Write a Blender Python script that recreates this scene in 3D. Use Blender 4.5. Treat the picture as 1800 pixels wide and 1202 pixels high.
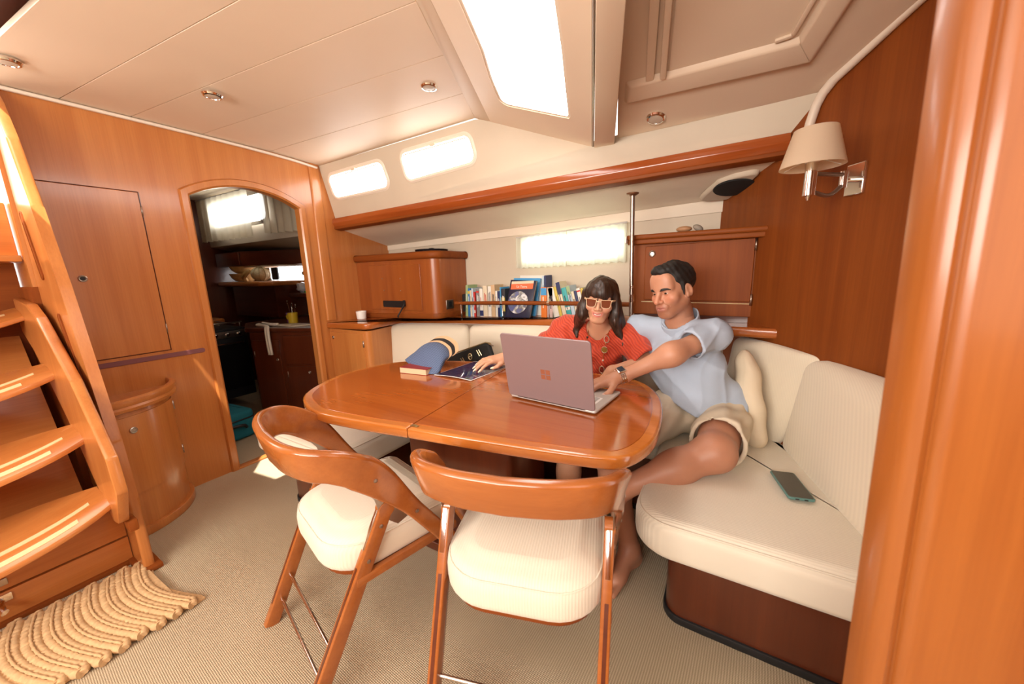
import bpy, bmesh, math, random
import numpy as np
from mathutils import Vector, Matrix, Euler
random.seed(7); np.random.seed(7)
S = bpy.context.scene; COL = S.collection; D = bpy.data
for _o in list(D.objects): D.objects.remove(_o)
V = Vector; PI = math.pi
# ------------------------------------------------------------------ camera
cd = D.cameras.new('camera'); cam = D.objects.new('camera', cd); COL.objects.link(cam); S.camera = cam
cd.sensor_fit = 'HORIZONTAL'; cd.sensor_width = 36.0; cd.lens = 645.0/1800*36
cd.clip_start = 0.02; cd.clip_end = 80
Rw = Matrix(((0.8598, 0.0728, -0.5055), (0.5098, -0.1799, 0.8413), (-0.0297, -0.9810, -0.1918)))
Rc = Rw @ Matrix(((1,0,0),(0,-1,0),(0,0,-1)))
cam.matrix_world = Matrix.Translation((0,0,1.25)) @ Rc.to_4x4()
cd.dof.use_dof = True; cd.dof.focus_distance = 1.75; cd.dof.aperture_fstop = 2.8
# ------------------------------------------------------------------ world, sun, daylight, added fill lamps
W = D.worlds.new('sky'); S.world = W; W.use_nodes = True
bg = W.node_tree.nodes['Background']; bg.inputs[0].default_value = (1.0, 0.97, 0.92, 1); bg.inputs[1].default_value = 1.6
def sun(energy, d, ang=0.01, col=(1,.93,.82)):
    l = D.lights.new('sun', 'SUN'); l.energy = energy; l.angle = ang; l.color = col
    o = D.objects.new('sun', l); COL.objects.link(o); o.rotation_euler = V(d).to_track_quat('-Z','Y').to_euler(); o.location = (0,-1,4); return o
def area(name, loc, d, sx, sy, e, col=(1,.95,.88)):
    l = D.lights.new(name, 'AREA'); l.shape = 'RECTANGLE'; l.size = sx; l.size_y = sy; l.energy = e; l.color = col
    o = D.objects.new(name, l); COL.objects.link(o); o.location = loc; o.rotation_euler = V(d).to_track_quat('-Z','Y').to_euler(); return o
sun(8, (-.13,.42,-1))
area('fill_behind_camera', (-.75,-1.72,1.5), (0,1,-.12), 2.4, .75, 58, (1,.93,.84))  # added fill lamp behind the camera, stands in for unseen windows
area('fill_overhead', (-1.0,-.55,2.02), (0,.12,-1), 1.0, .8, 3, (1,.93,.84))  # extra overhead fill lamp, no hatch exists here
area('daylight_companionway', (-3.0,-.06,1.75), (1,.12,-.35), .6, .6, 5, (1,.92,.80))
area('fill_right', (.72,-.3,1.5), (-1,.55,-.1), .7, .9, 2.5, (1,.9,.78))  # fill lamp added on the right, no cabin opening behind it
S.view_settings.view_transform = 'Standard'; S.view_settings.look = 'None'
S.view_settings.gamma = 1.0; S.view_settings.use_curve_mapping = False; S.view_settings.exposure = 0.75
# ------------------------------------------------------------------ materials
MATS = {}
def nmat(name):
    m = D.materials.new(name); m.use_nodes = True; nt = m.node_tree
    return m, nt, nt.nodes['Principled BSDF'], nt.nodes.new, nt.links.new
def setb(b, **k):
    for n, v in k.items():
        n = n.replace('_', ' ')
        if n in b.inputs: b.inputs[n].default_value = v
def c4(c): return (c[0], c[1], c[2], 1)
def plain(name, col, rough=.5, metal=0.0, coat=0.0, spec=.5, noise=0.0, nscale=30, bump=0.0, bscale=200, emit=None, es=0, sss=0, trans=0, ior=1.45, alpha=1):
    m, nt, b, N, L = nmat(name); setb(b, Roughness=rough, Metallic=metal, IOR=ior); b.inputs['Base Color'].default_value = c4(col)
    b.inputs['Coat Weight'].default_value = coat; b.inputs['Specular IOR Level'].default_value = spec
    b.inputs['Transmission Weight'].default_value = trans; b.inputs['Alpha'].default_value = alpha
    if sss: b.inputs['Subsurface Weight'].default_value = sss; b.inputs['Subsurface Radius'].default_value = (.012,.005,.003)
    if emit: b.inputs['Emission Color'].default_value = c4(emit); b.inputs['Emission Strength'].default_value = es
    tc = N('ShaderNodeTexCoord')
    if noise:
        n = N('ShaderNodeTexNoise'); n.inputs['Scale'].default_value = nscale; L(tc.outputs['Object'], n.inputs['Vector'])
        r = N('ShaderNodeValToRGB'); r.color_ramp.elements[0].position = .3; r.color_ramp.elements[1].position = .7
        r.color_ramp.elements[0].color = c4([x*(1-noise) for x in col]); r.color_ramp.elements[1].color = c4([min(1,x*(1+noise)) for x in col])
        L(n.outputs['Fac'], r.inputs[0]); L(r.outputs[0], b.inputs['Base Color'])
    if bump:
        n = N('ShaderNodeTexNoise'); n.inputs['Scale'].default_value = bscale; L(tc.outputs['Object'], n.inputs['Vector'])
        bp = N('ShaderNodeBump'); bp.inputs['Strength'].default_value = bump; bp.inputs['Distance'].default_value = .002
        L(n.outputs['Fac'], bp.inputs['Height']); L(bp.outputs[0], b.inputs['Normal'])
    return m
def wood(name, c1, c2, axis='z', rough=.28, coat=.35, sc=7.0):
    m, nt, b, N, L = nmat(name); setb(b, Roughness=rough); b.inputs['Coat Weight'].default_value = coat; b.inputs['Coat Roughness'].default_value = .12; b.inputs['Specular IOR Level'].default_value = .5 if coat > .05 else .18
    tc = N('ShaderNodeTexCoord'); mp = N('ShaderNodeMapping'); s = [sc*2.2]*3; s['xyz'.index(axis)] = sc*.09; mp.inputs['Scale'].default_value = s
    L(tc.outputs['Object'], mp.inputs['Vector'])
    n = N('ShaderNodeTexNoise'); n.inputs['Scale'].default_value = 1.0; n.inputs['Detail'].default_value = 6; n.inputs['Roughness'].default_value = .6; L(mp.outputs[0], n.inputs['Vector'])
    mp2 = N('ShaderNodeMapping'); s2 = [sc*26]*3; s2['xyz'.index(axis)] = sc*.7; mp2.inputs['Scale'].default_value = s2; L(tc.outputs['Object'], mp2.inputs['Vector'])
    n2 = N('ShaderNodeTexNoise'); n2.inputs['Scale'].default_value = 1.0; n2.inputs['Detail'].default_value = 3; L(mp2.outputs[0], n2.inputs['Vector'])
    r = N('ShaderNodeValToRGB'); r.color_ramp.elements[0].position = .32; r.color_ramp.elements[1].position = .72
    r.color_ramp.elements[0].color = c4(c1); r.color_ramp.elements[1].color = c4(c2); L(n.outputs['Fac'], r.inputs[0])
    mx = N('ShaderNodeMixRGB'); mx.blend_type = 'MULTIPLY'; mx.inputs['Fac'].default_value = .17; L(r.outputs[0], mx.inputs[1])
    r2 = N('ShaderNodeValToRGB'); r2.color_ramp.elements[0].position = .35; r2.color_ramp.elements[1].position = .6
    r2.color_ramp.elements[0].color = (.62,.55,.5,1); r2.color_ramp.elements[1].color = (1,1,1,1); L(n2.outputs['Fac'], r2.inputs[0]); L(r2.outputs[0], mx.inputs[2])
    L(mx.outputs[0], b.inputs['Base Color'])
    return m
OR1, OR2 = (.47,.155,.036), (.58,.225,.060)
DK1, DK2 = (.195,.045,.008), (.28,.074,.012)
M = {}
for ax in 'xyz':
    M['w'+ax] = wood('teak_'+ax, OR1, OR2, ax)
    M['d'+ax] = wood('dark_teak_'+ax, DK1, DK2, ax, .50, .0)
    M['k'+ax] = wood('dark_mahogany_'+ax, (.085,.018,.006), (.125,.028,.009), ax)  # darkest wood tone of the set
M['tab'] = wood('table_teak', (.33,.076,.012), (.42,.112,.019), 'x', rough=.10, coat=.7)
M['chair'] = wood('chair_wood', (.30,.085,.018), (.40,.125,.027), 'x', rough=.22, coat=.5, sc=9)
M['inlay'] = plain('pale_inlay', (.72,.55,.30), .4)
M['cream'] = plain('cream_vinyl', (.74,.63,.48), .55, noise=.03, nscale=3, bump=.12, bscale=500)
M['hullw'] = plain('hull_lining', (.62,.53,.41), .6, noise=.03, nscale=4, bump=.1, bscale=400)
M['lining'] = plain('bounce_lit_lining', (.82,.72,.58), .6, noise=.03, nscale=4, bump=.1, bscale=400)  # hull lining lightened in colour to imitate bounced light
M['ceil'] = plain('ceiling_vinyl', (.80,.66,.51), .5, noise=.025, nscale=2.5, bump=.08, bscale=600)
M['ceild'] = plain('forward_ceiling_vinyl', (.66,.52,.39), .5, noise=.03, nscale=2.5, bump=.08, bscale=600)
M['bead'] = plain('white_bead', (.80,.70,.58), .4)
M['chrome'] = plain('chrome', (.80,.78,.75), .12, 1.0)
M['steel'] = plain('steel', (.42,.36,.31), .32, 1.0)
M['black'] = plain('black_plastic', (.012,.012,.013), .45)
M['blackfab'] = plain('black_fabric', (.012,.012,.012), .8, bump=.4, bscale=300)
M['glow'] = plain('daylit_pane', (1,1,1), .3, emit=(1,.985,.96), es=5.5)
M['glow2'] = plain('daylit_side_pane', (1,1,1), .3, emit=(1,.99,.97), es=4.0)
M['glow3'] = plain('daylit_hull_pane', (1,1,1), .3, emit=(.84,1,.86), es=1.7)
M['glow4'] = plain('daylit_galley_pane', (1,1,1), .3, emit=(.93,.97,1), es=3.6)
M['white'] = plain('white_porcelain', (.82,.80,.76), .35)
M['paper'] = plain('paper', (.80,.74,.62), .7)
M['alu'] = plain('rose_aluminium', (.285,.205,.21), .45, .35)
M['alug'] = plain('silver_grey_deck', (.55,.51,.47), .4, .3)
M['gold'] = plain('gold', (.62,.40,.12), .3, 1.0)
M['tape'] = plain('plum_strip', (.20,.07,.075), .6)
def ribbed(name, col, axis='x', freq=190.0, k=.5, axis2=None):
    m, nt, b, N, L = nmat(name); setb(b, Roughness=.85); b.inputs['Base Color'].default_value = c4(col); b.inputs['Sheen Weight'].default_value = .25
    tc = N('ShaderNodeTexCoord'); w = N('ShaderNodeTexWave'); w.wave_type = 'BANDS'; w.bands_direction = axis.upper(); w.inputs['Scale'].default_value = freq/20*1.0
    w.inputs['Distortion'].default_value = .25; w.inputs['Detail'].default_value = 1; L(tc.outputs['Object'], w.inputs['Vector'])
    n = N('ShaderNodeTexNoise'); n.inputs['Scale'].default_value = 5; L(tc.outputs['Object'], n.inputs['Vector'])
    r = N('ShaderNodeValToRGB'); r.color_ramp.elements[0].color = c4([c*.94 for c in col]); r.color_ramp.elements[1].color = c4(col)
    L(n.outputs['Fac'], r.inputs[0])
    mx = N('ShaderNodeMixRGB'); mx.blend_type = 'MULTIPLY'; mx.inputs[0].default_value = .06; L(r.outputs[0], mx.inputs[1]); L(w.outputs['Color'], mx.inputs[2]); L(mx.outputs[0], b.inputs['Base Color'])
    bp = N('ShaderNodeBump'); bp.inputs['Strength'].default_value = k; bp.inputs['Distance'].default_value = .002; L(w.outputs['Fac'], bp.inputs['Height']); L(bp.outputs[0], b.inputs['Normal'])
    return m
CU = (.75,.67,.54)
M['cux'] = ribbed('ribbed_cream_fabric', CU, 'x', 800, .22); M['cuy'] = ribbed('ribbed_cream_fabric_across', CU, 'y', 800, .3)
M['cuz'] = ribbed('ribbed_cream_fabric_back', (.79,.70,.55), 'x', 1300, .10)
M['pillow'] = plain('pillow_cotton', (.72,.60,.44), .9, noise=.05, nscale=8, bump=.15, bscale=60)
def carpet():
    m, nt, b, N, L = nmat('sisal_carpet'); setb(b, Roughness=.95)
    tc = N('ShaderNodeTexCoord'); mp = N('ShaderNodeMapping'); mp.inputs['Rotation'].default_value = (0,0,.06); L(tc.outputs['Object'], mp.inputs[0])
    w = N('ShaderNodeTexWave'); w.bands_direction = 'X'; w.inputs['Scale'].default_value = 42; w.inputs['Distortion'].default_value = .6; w.inputs['Detail'].default_value = 1.5; L(mp.outputs[0], w.inputs[0])
    w2 = N('ShaderNodeTexWave'); w2.bands_direction = 'Y'; w2.inputs['Scale'].default_value = 60; w2.inputs['Distortion'].default_value = .6; L(mp.outputs[0], w2.inputs[0])
    n = N('ShaderNodeTexNoise'); n.inputs['Scale'].default_value = 2.2; n.inputs['Detail'].default_value = 4; L(tc.outputs['Object'], n.inputs[0])
    r = N('ShaderNodeValToRGB'); r.color_ramp.elements[0].color = (.40,.31,.20,1); r.color_ramp.elements[1].color = (.62,.50,.345,1); L(w.outputs['Fac'], r.inputs[0])
    r2 = N('ShaderNodeValToRGB'); r2.color_ramp.elements[0].position = .3; r2.color_ramp.elements[0].color = (.86,.86,.86,1); r2.color_ramp.elements[1].color = (1,1,1,1); L(n.outputs['Fac'], r2.inputs[0])
    mx = N('ShaderNodeMixRGB'); mx.blend_type = 'MULTIPLY'; mx.inputs[0].default_value = 1; L(r.outputs[0], mx.inputs[1]); L(r2.outputs[0], mx.inputs[2]); L(mx.outputs[0], b.inputs['Base Color'])
    ad = N('ShaderNodeMath'); ad.operation = 'ADD'; L(w.outputs['Fac'], ad.inputs[0]); L(w2.outputs['Fac'], ad.inputs[1])
    bp = N('ShaderNodeBump'); bp.inputs['Strength'].default_value = .5; bp.inputs['Distance'].default_value = .003; L(ad.outputs[0], bp.inputs['Height']); L(bp.outputs[0], b.inputs['Normal'])
    return m
M['carpet'] = carpet()
def sheer(name, col, trans=.5, em=0):
    m = D.materials.new(name); m.use_nodes = True; nt = m.node_tree; N = nt.nodes.new; L = nt.links.new; nt.nodes.remove(nt.nodes['Principled BSDF'])
    out = [n for n in nt.nodes if n.type == 'OUTPUT_MATERIAL'][0]
    d = N('ShaderNodeBsdfDiffuse'); t = N('ShaderNodeBsdfTranslucent'); p = N('ShaderNodeBsdfTransparent'); d.inputs[0].default_value = c4(col); t.inputs[0].default_value = c4(col)
    a = N('ShaderNodeMixShader'); a.inputs[0].default_value = .55; L(d.outputs[0], a.inputs[1]); L(t.outputs[0], a.inputs[2])
    bb = N('ShaderNodeMixShader'); bb.inputs[0].default_value = trans; L(a.outputs[0], bb.inputs[1]); L(p.outputs[0], bb.inputs[2]); L(bb.outputs[0], out.inputs[0])
    return m
M['curtain'] = sheer('sheer_curtain', (.86,.86,.76), .05)
M['curtain2'] = sheer('galley_curtain', (.84,.76,.60), .12)
M['shade'] = sheer('lamp_shade_fabric', (.90,.78,.62), 0.0)
# ------------------------------------------------------------------ object helpers
OFF = {}
def off(o): return OFF.get(o.name, V((0,0,0))) if o else V((0,0,0))
def tag(o, label=None, cat=None, group=None, kind=None):
    if label: o['label'] = label
    if cat: o['category'] = cat
    if group: o['group'] = group
    if kind: o['kind'] = kind
    return o
def thing(name, label, cat, loc, group=None, kind=None):
    o = D.objects.new(name, None); COL.objects.link(o); o.location = loc; o.empty_display_size = .05
    OFF[o.name] = V(loc); return tag(o, label, cat, group, kind)
def obj(name, bm, mat, parent=None, label=None, cat=None, group=None, kind=None, smooth=None, origin=None):
    """bm in world coordinates -> ONE mesh object (origin at its foot, or at its parent's origin)"""
    bmesh.ops.recalc_face_normals(bm, faces=bm.faces)
    me = D.meshes.new(name)
    if parent is None:
        if origin is None:
            vs = [v.co for v in bm.verts]
            origin = V(((min(v.x for v in vs)+max(v.x for v in vs))/2, (min(v.y for v in vs)+max(v.y for v in vs))/2, min(v.z for v in vs)))
        o0 = V(origin)
    else: o0 = off(parent)
    bmesh.ops.translate(bm, verts=bm.verts, vec=-o0)
    bm.to_mesh(me); bm.free()
    if smooth is not None:
        if smooth == 0: me.shade_flat()
        else: me.shade_smooth(); me.set_sharp_from_angle(angle=math.radians(smooth))
    else: me.shade_smooth(); me.set_sharp_from_angle(angle=math.radians(38))
    for p_ in me.polygons:
        if p_.loop_total > 6: p_.use_smooth = False
    for mm in (mat if isinstance(mat, (list, tuple)) else [mat]): me.materials.append(mm)
    o = D.objects.new(name, me); COL.objects.link(o)
    if parent is not None: o.parent = parent; OFF[o.name] = o0
    else: o.location = o0; OFF[o.name] = o0
    return tag(o, label, cat, group, kind)
def struct(name, bm, mat, parent=None, label=None, cat=None, **k):
    return obj(name, bm, mat, parent, kind='structure' if parent is None else None, label=label, cat=cat, **k)
def copy_tree(o, loc=None, rz=None, label=None, group=None, parent=None):
    c = o.copy(); COL.objects.link(c)
    if parent is not None: c.parent = parent
    if loc is not None: c.location = loc
    if rz is not None: c.rotation_euler = (0,0,rz)
    if label: c['label'] = label
    if group: c['group'] = group
    for ch in list(o.children): copy_tree(ch, parent=c)
    return c
# ------------------------------------------------------------------ shape helpers (world coordinates)
def B(): return bmesh.new()
def face(bm, pts, mi=0):
    f = bm.faces.new([bm.verts.new(p) for p in pts]); f.material_index = mi; return f
def box(bm, c, s, M4=None, bev=0, mi=0, seg=2):
    x, y, z = [a/2 for a in s]; vs = []
    for dx, dy, dz in [(-1,-1,-1),(1,-1,-1),(1,1,-1),(-1,1,-1),(-1,-1,1),(1,-1,1),(1,1,1),(-1,1,1)]:
        p = V((dx*x, dy*y, dz*z)); p = (M4 @ (p+V(c))) if M4 is not None else p+V(c); vs.append(bm.verts.new(p))
    fs = [bm.faces.new([vs[i] for i in f]) for f in [(0,3,2,1),(4,5,6,7),(0,1,5,4),(1,2,6,5),(2,3,7,6),(3,0,4,7)]]
    for f in fs: f.material_index = mi
    if bev:
        es = {e for f in fs for e in f.edges}
        bmesh.ops.bevel(bm, geom=list(es), offset=bev, segments=seg, affect='EDGES', profile=.6)
def hexa(bm, lo, hi, bev=0):
    """lo, hi: 4 points each"""
    vs = [bm.verts.new(p) for p in list(lo)+list(hi)]
    fs = [bm.faces.new([vs[i] for i in f]) for f in [(0,3,2,1),(4,5,6,7),(0,1,5,4),(1,2,6,5),(2,3,7,6),(3,0,4,7)]]
    if bev: bmesh.ops.bevel(bm, geom=list({e for f in fs for e in f.edges}), offset=bev, segments=2, affect='EDGES', profile=.6)
def prism(bm, pts, vec, bev=0, mi=0, seg=2):
    """planar polygon (3D points) pushed along vec"""
    vec = V(vec); n = len(pts); a = [bm.verts.new(V(p)) for p in pts]; b = [bm.verts.new(V(p)+vec) for p in pts]
    fs = [bm.faces.new(a), bm.faces.new(b[::-1])]
    for i in range(n): fs.append(bm.faces.new([a[i], b[i], b[(i+1)%n], a[(i+1)%n]]))
    for f in fs: f.material_index = mi
    if bev: bmesh.ops.bevel(bm, geom=list({e for f in fs for e in f.edges}), offset=bev, segments=seg, affect='EDGES', profile=.6)
def frame_at(t, up=V((0,0,1))):
    t = V(t).normalized()
    if abs(t.dot(up)) > .98: up = V((1,0,0))
    a = t.cross(up).normalized(); return a, a.cross(t).normalized()
def tube(bm, pts, r, n=10, close=False, cap=True, mi=0):
    pts = [V(p) for p in pts]; N_ = len(pts); rr = r if isinstance(r, (list, tuple)) else [r]*N_; rings = []; a = None
    for i, p in enumerate(pts):
        t = (pts[(i+1)%N_]-pts[i-1]) if close else (pts[min(i+1,N_-1)]-pts[max(i-1,0)])
        t.normalize()
        if a is None: a, b = frame_at(t)
        else:
            a = (a - t*a.dot(t)).normalized(); b = a.cross(t).normalized()
        rings.append([bm.verts.new(p + (a*math.cos(2*PI*k/n) + b*math.sin(2*PI*k/n))*rr[i]) for k in range(n)])
    for i in range(N_ if close else N_-1):
        A, Bq = rings[i], rings[(i+1)%N_]
        for k in range(n):
            f = bm.faces.new([A[k], A[(k+1)%n], Bq[(k+1)%n], Bq[k]]); f.material_index = mi
    if cap and not close:
        f = bm.faces.new(rings[0][::-1]); f.material_index = mi; f = bm.faces.new(rings[-1]); f.material_index = mi
def lathe(bm, prof, c=(0,0,0), n=24, M4=None, mi=0, sx=1, sy=1):
    """prof: (r, z) list, bottom to top or closed outline"""
    rings = []
    for r, z in prof:
        ring = []
        for k in range(n):
            p = V((r*math.cos(2*PI*k/n)*sx, r*math.sin(2*PI*k/n)*sy, z))
            p = (M4 @ p) if M4 is not None else p + V(c); ring.append(bm.verts.new(p))
        rings.append(ring)
    for i in range(len(rings)-1):
        for k in range(n):
            f = bm.faces.new([rings[i][k], rings[i][(k+1)%n], rings[i+1][(k+1)%n], rings[i+1][k]]); f.material_index = mi
    for ring, fl in ((rings[0], True), (rings[-1], False)):
        f = bm.faces.new(ring[::-1] if fl else ring); f.material_index = mi
def ball(bm, c, r, n=12, M4=None, mi=0):
    rx, ry, rz = (r, r, r) if not isinstance(r, (list, tuple)) else r
    mt = Matrix.Translation(c) @ (M4 if M4 is not None else Matrix()) @ Matrix.Diagonal((rx, ry, rz, 1))
    res = bmesh.ops.create_uvsphere(bm, u_segments=n, v_segments=max(6, n*2//3), radius=1, matrix=mt)
    for v in res['verts']:
        for f in v.link_faces: f.material_index = mi
def rpoly(pts, r, seg=5):
    """2D polygon with rounded corners; r scalar or list"""
    n = len(pts); out = []; rs = r if isinstance(r, (list, tuple)) else [r]*n
    for i in range(n):
        p = V(pts[i]).to_2d(); a = V(pts[i-1]).to_2d(); b = V(pts[(i+1)%n]).to_2d()
        da = (a-p); db = (b-p); la = da.length; lb = db.length; da.normalize(); db.normalize()
        if rs[i] <= 1e-6: out.append((p.x, p.y)); continue
        ang = math.acos(max(-1, min(1, da.dot(db)))); tl = min(rs[i]/math.tan(ang/2), la*.49, lb*.49); rad = tl*math.tan(ang/2)
        c = p + (da+db).normalized()*(rad/math.sin(ang/2)); s = p+da*tl-c; e = p+db*tl-c
        a0 = math.atan2(s.y, s.x); a1 = math.atan2(e.y, e.x); d = (a1-a0+PI) % (2*PI) - PI
        for k in range(seg+1):
            t = a0+d*k/seg; out.append((c.x+rad*math.cos(t), c.y+rad*math.sin(t)))
    return out
def inset(poly, d):
    n = len(poly); A = sum(poly[i][0]*poly[(i+1)%n][1]-poly[(i+1)%n][0]*poly[i][1] for i in range(n)); s = 1 if A > 0 else -1; out = []
    for i in range(n):
        p = V(poly[i]); a = p-V(poly[i-1]); b = V(poly[(i+1)%n])-p
        na = V((-a.y, a.x)).normalized(); nb = V((-b.y, b.x)).normalized(); m = na+nb
        if m.length < 1e-6: m = na
        m.normalize(); out.append(tuple(p + m*s*d/max(.4, m.dot(na))))
    return out
def slab(bm, poly, z0, z1, r=.01, n=4, M4=None, crown=0, r0=None, mi=0):
    """horizontal pad: plan polygon, rounded upper and lower edges, optional crowned top"""
    r0 = r if r0 is None else r0; lev = []
    if r0 > 0: lev += [(z0+r0*(1-math.cos(t)), r0*(1-math.sin(t))) for t in [PI/2*k/n for k in range(n)]]
    lev += [(z0+r0, 0), (z1-r, 0)]
    if r > 0: lev += [(z1-r+r*math.sin(t), r*(1-math.cos(t))) for t in [PI/2*(k+1)/n for k in range(n)]]
    base = r
    if crown:
        for q in (.25, .5, .75): lev.append((z1+crown*math.sin(q*PI/2), r+q*.05))
    rings = []
    for z, d in lev:
        pl = inset(poly, d) if d > 1e-6 else poly
        rings.append([bm.verts.new((M4 @ V((x, y, z))) if M4 is not None else (x, y, z)) for x, y in pl])
    m = len(poly)
    for i in range(len(rings)-1):
        for k in range(m):
            f = bm.faces.new([rings[i][k], rings[i][(k+1)%m], rings[i+1][(k+1)%m], rings[i+1][k]]); f.material_index = mi
    for ring, fl in ((rings[0], 1), (rings[-1], 0)):
        f = bm.faces.new(ring[::-1] if fl else ring); f.material_index = mi
def sweep(bm, pts, outs, hs, ts, rnd=.4, nseg=3, up=None):
    """rounded-rectangle section swept along pts; outs = thickness direction, height direction = tangent x out"""  # skin tone slightly darker below table height
    rings = []; N_ = len(pts); pts = [V(p) for p in pts]
    for i, p in enumerate(pts):
        t = (pts[min(i+1, N_-1)]-pts[max(i-1, 0)]).normalized(); o = V(outs[i]).normalized(); o = (o - t*o.dot(t)).normalized(); h = t.cross(o).normalized()
        H, T = hs[i]/2, ts[i]/2; r = min(H, T)*rnd*2*.5 if rnd < 1 else min(H, T); ring = []
        for sx, sy, a0 in ((1,1,0),(-1,1,PI/2),(-1,-1,PI),(1,-1,3*PI/2)):
            for k in range(nseg+1):
                a = a0+PI/2*k/nseg; ring.append(bm.verts.new(p + h*(sx*(H-r)+r*math.cos(a)) + o*(sy*(T-r)+r*math.sin(a))))
        rings.append(ring)
    m = len(rings[0])
    for i in range(N_-1):
        for k in range(m): bm.faces.new([rings[i][k], rings[i][(k+1)%m], rings[i+1][(k+1)%m], rings[i+1][k]])
    bm.faces.new(rings[0][::-1]); bm.faces.new(rings[-1])
def cr(pts, n=6):
    """Catmull-Rom through points"""
    P = [V(p) for p in pts]; P = [P[0]*2-P[1]] + P + [P[-1]*2-P[-2]]; out = []
    for i in range(1, len(P)-2):
        for k in range(n):
            t = k/n; a, b, c, d = P[i-1], P[i], P[i+1], P[i+2]
            out.append(.5*((2*b)+(c-a)*t+(2*a-5*b+4*c-d)*t*t+(3*b-a-3*c+d)*t**3))
    out.append(P[-2]); return out
def text_mesh(txt, size, M4, mat, parent, name='lettering', align='CENTER', depth=.0006):
    cu = D.curves.new(name, 'FONT'); cu.body = txt; cu.size = size; cu.align_x = align; cu.align_y = 'CENTER'; cu.extrude = depth; cu.resolution_u = 2
    t = D.objects.new('tmp', cu); COL.objects.link(t); dg = bpy.context.evaluated_depsgraph_get(); me = D.meshes.new_from_object(t.evaluated_get(dg)); D.objects.remove(t)
    bm = B(); bm.from_mesh(me); D.meshes.remove(me); bmesh.ops.transform(bm, matrix=M4, verts=bm.verts)
    return obj(name, bm, mat, parent)
def basis(o, x, y, z):
    m = Matrix((V(x), V(y), V(z))).transposed().to_4x4(); m.translation = V(o); return m
# ================================================================== SETTING
XL = -2.753
def quad_prism(name, pts, vec, mat, **k):
    bm = B(); prism(bm, pts, vec, k.pop('bev', 0)); return struct(name, bm, mat, **k)
bm = B(); box(bm, (-1.9,.2,-.03), (6.6,4.7,.06)); struct('floor', bm, M['carpet'], label='beige sisal carpet with fine woven stripes underfoot', cat='floor')
# ---- left bulkhead with an arched doorway
arc = []
yc0, zsp, y1, zap = .985, 1.735, 1.63, 1.826
ch = (y1-yc0)/2; rise = zap-zsp; RA = (ch*ch+rise*rise)/(2*rise); cyA, czA = (yc0+y1)/2, zap-RA
aspan = math.asin(ch/RA)
def arch_pts(R_, n=16, grow=0):
    sp = math.asin((ch+grow)/R_); return [(cyA+R_*math.sin(-sp+2*sp*k/n), czA+R_*math.cos(-sp+2*sp*k/n)) for k in range(n+1)]
ap = arch_pts(RA)
pl = [(.34,0),(yc0,0)] + ap + [(y1,0),(2.44,0),(2.44,2.15),(.34,2.15)]
bm = B(); prism(bm, [(XL,y,z) for y, z in pl], (-.045,0,0)); wl = struct('wall_left', bm, M['wz'], label='orange teak bulkhead with an arched doorway into the galley', cat='wall')
# rounded moulding round the doorway
def mould(g): return [(yc0-g,0)] + arch_pts(RA+g, 16, g) + [(y1+g,0)]
bm = B(); a, b = mould(.042), mould(0)
A3 = [[(XL+.016,y,z) for y, z in mould(.036)], [(XL+.016,y,z) for y, z in mould(.006)], [(XL+.006,y,z) for y, z in mould(-.004)], [(XL-.05,y,z) for y, z in mould(-.004)], [(XL-.05,y,z) for y, z in a], [(XL+.004,y,z) for y, z in mould(.044)]]
R_ = [[bm.verts.new(p) for p in r] for r in A3]
for i in range(len(R_)):
    q, w = R_[i], R_[(i+1)%len(R_)]
    for k in range(len(q)-1): bm.faces.new([q[k], q[k+1], w[k+1], w[k]])
struct('trim_1', bm, M['wz'], label='rounded teak moulding framing the arched galley doorway', cat='moulding')
bm = B(); box(bm, (XL-.01,1.31,.006), (.05,.66,.014), bev=.004); struct('trim_2', bm, M['wy'], label='low teak sill across the foot of the arched doorway', cat='sill')
# rounded corner stile and joint strips
bm = B(); slab(bm, rpoly([(XL-.01,1.735),(XL+.012,1.742),(XL+.012,1.815),(XL-.01,1.83)], .01, 3), .9, 2.07, .001, 1); struct('trim_3', bm, M['wz'], label='upright teak stile on the bulkhead beside the arched doorway', cat='stile')
# flush locker door in the bulkhead
t = thing('flush_locker', 'tall flush locker door in the teak bulkhead beside the ladder', 'locker', (XL,.59,.86), kind='thing')
bm = B(); slab(bm, rpoly([(.863,.412),(1.713,.412),(1.713,.766),(.863,.766)], .006, 2), 0, .006, .002, 2, basis((XL+.001,0,0), (0,0,1), (0,1,0), (1,0,0))); obj('door', bm, M['wz'], t)
bm = B()
for a, b in (((XL,.408,.86),(XL,.408,1.716)),((XL,.408,1.716),(XL,.77,1.716)),((XL,.77,1.716),(XL,.77,.86)),((XL,.77,.86),(XL,.408,.86))): tube(bm, [V(a)+V((.0012,0,0)), V(b)+V((.0012,0,0))], .0022, 6)
obj('door_gap', bm, M['kz'], t)
def knob(parent, c, d, r=.013, name='latch'):
    a, b = frame_at(V(d)); m4 = basis(c, a, b, V(d).normalized()); bm = B()
    lathe(bm, [(r,0),(r,.003),(r*.8,.005),(r*.62,.004),(r*.58,.0015),(r*.5,.001)], n=18, M4=m4); o = obj(name, bm, M['steel'], parent)
    if parent.parent is None:
        bm = B(); lathe(bm, [(r*.56,.0012),(r*.5,.0022),(r*.2,.0026)], n=16, M4=m4); obj('finger_hole', bm, M['black'], o)
    return o
def hinge(parent, c, L=.05, w=.006, ax=(0,0,1), d=(1,0,0)):
    bm = B(); tube(bm, [V(c)-V(ax)*L/2, V(c)+V(ax)*L/2], w*.6, 8); return obj('hinge', bm, M['steel'], parent)
knob(t, (XL+.007,.497,1.272), (1,0,0), .017); hinge(t, (XL+.007,.768,1.62)); hinge(t, (XL+.007,.768,.985))
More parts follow.
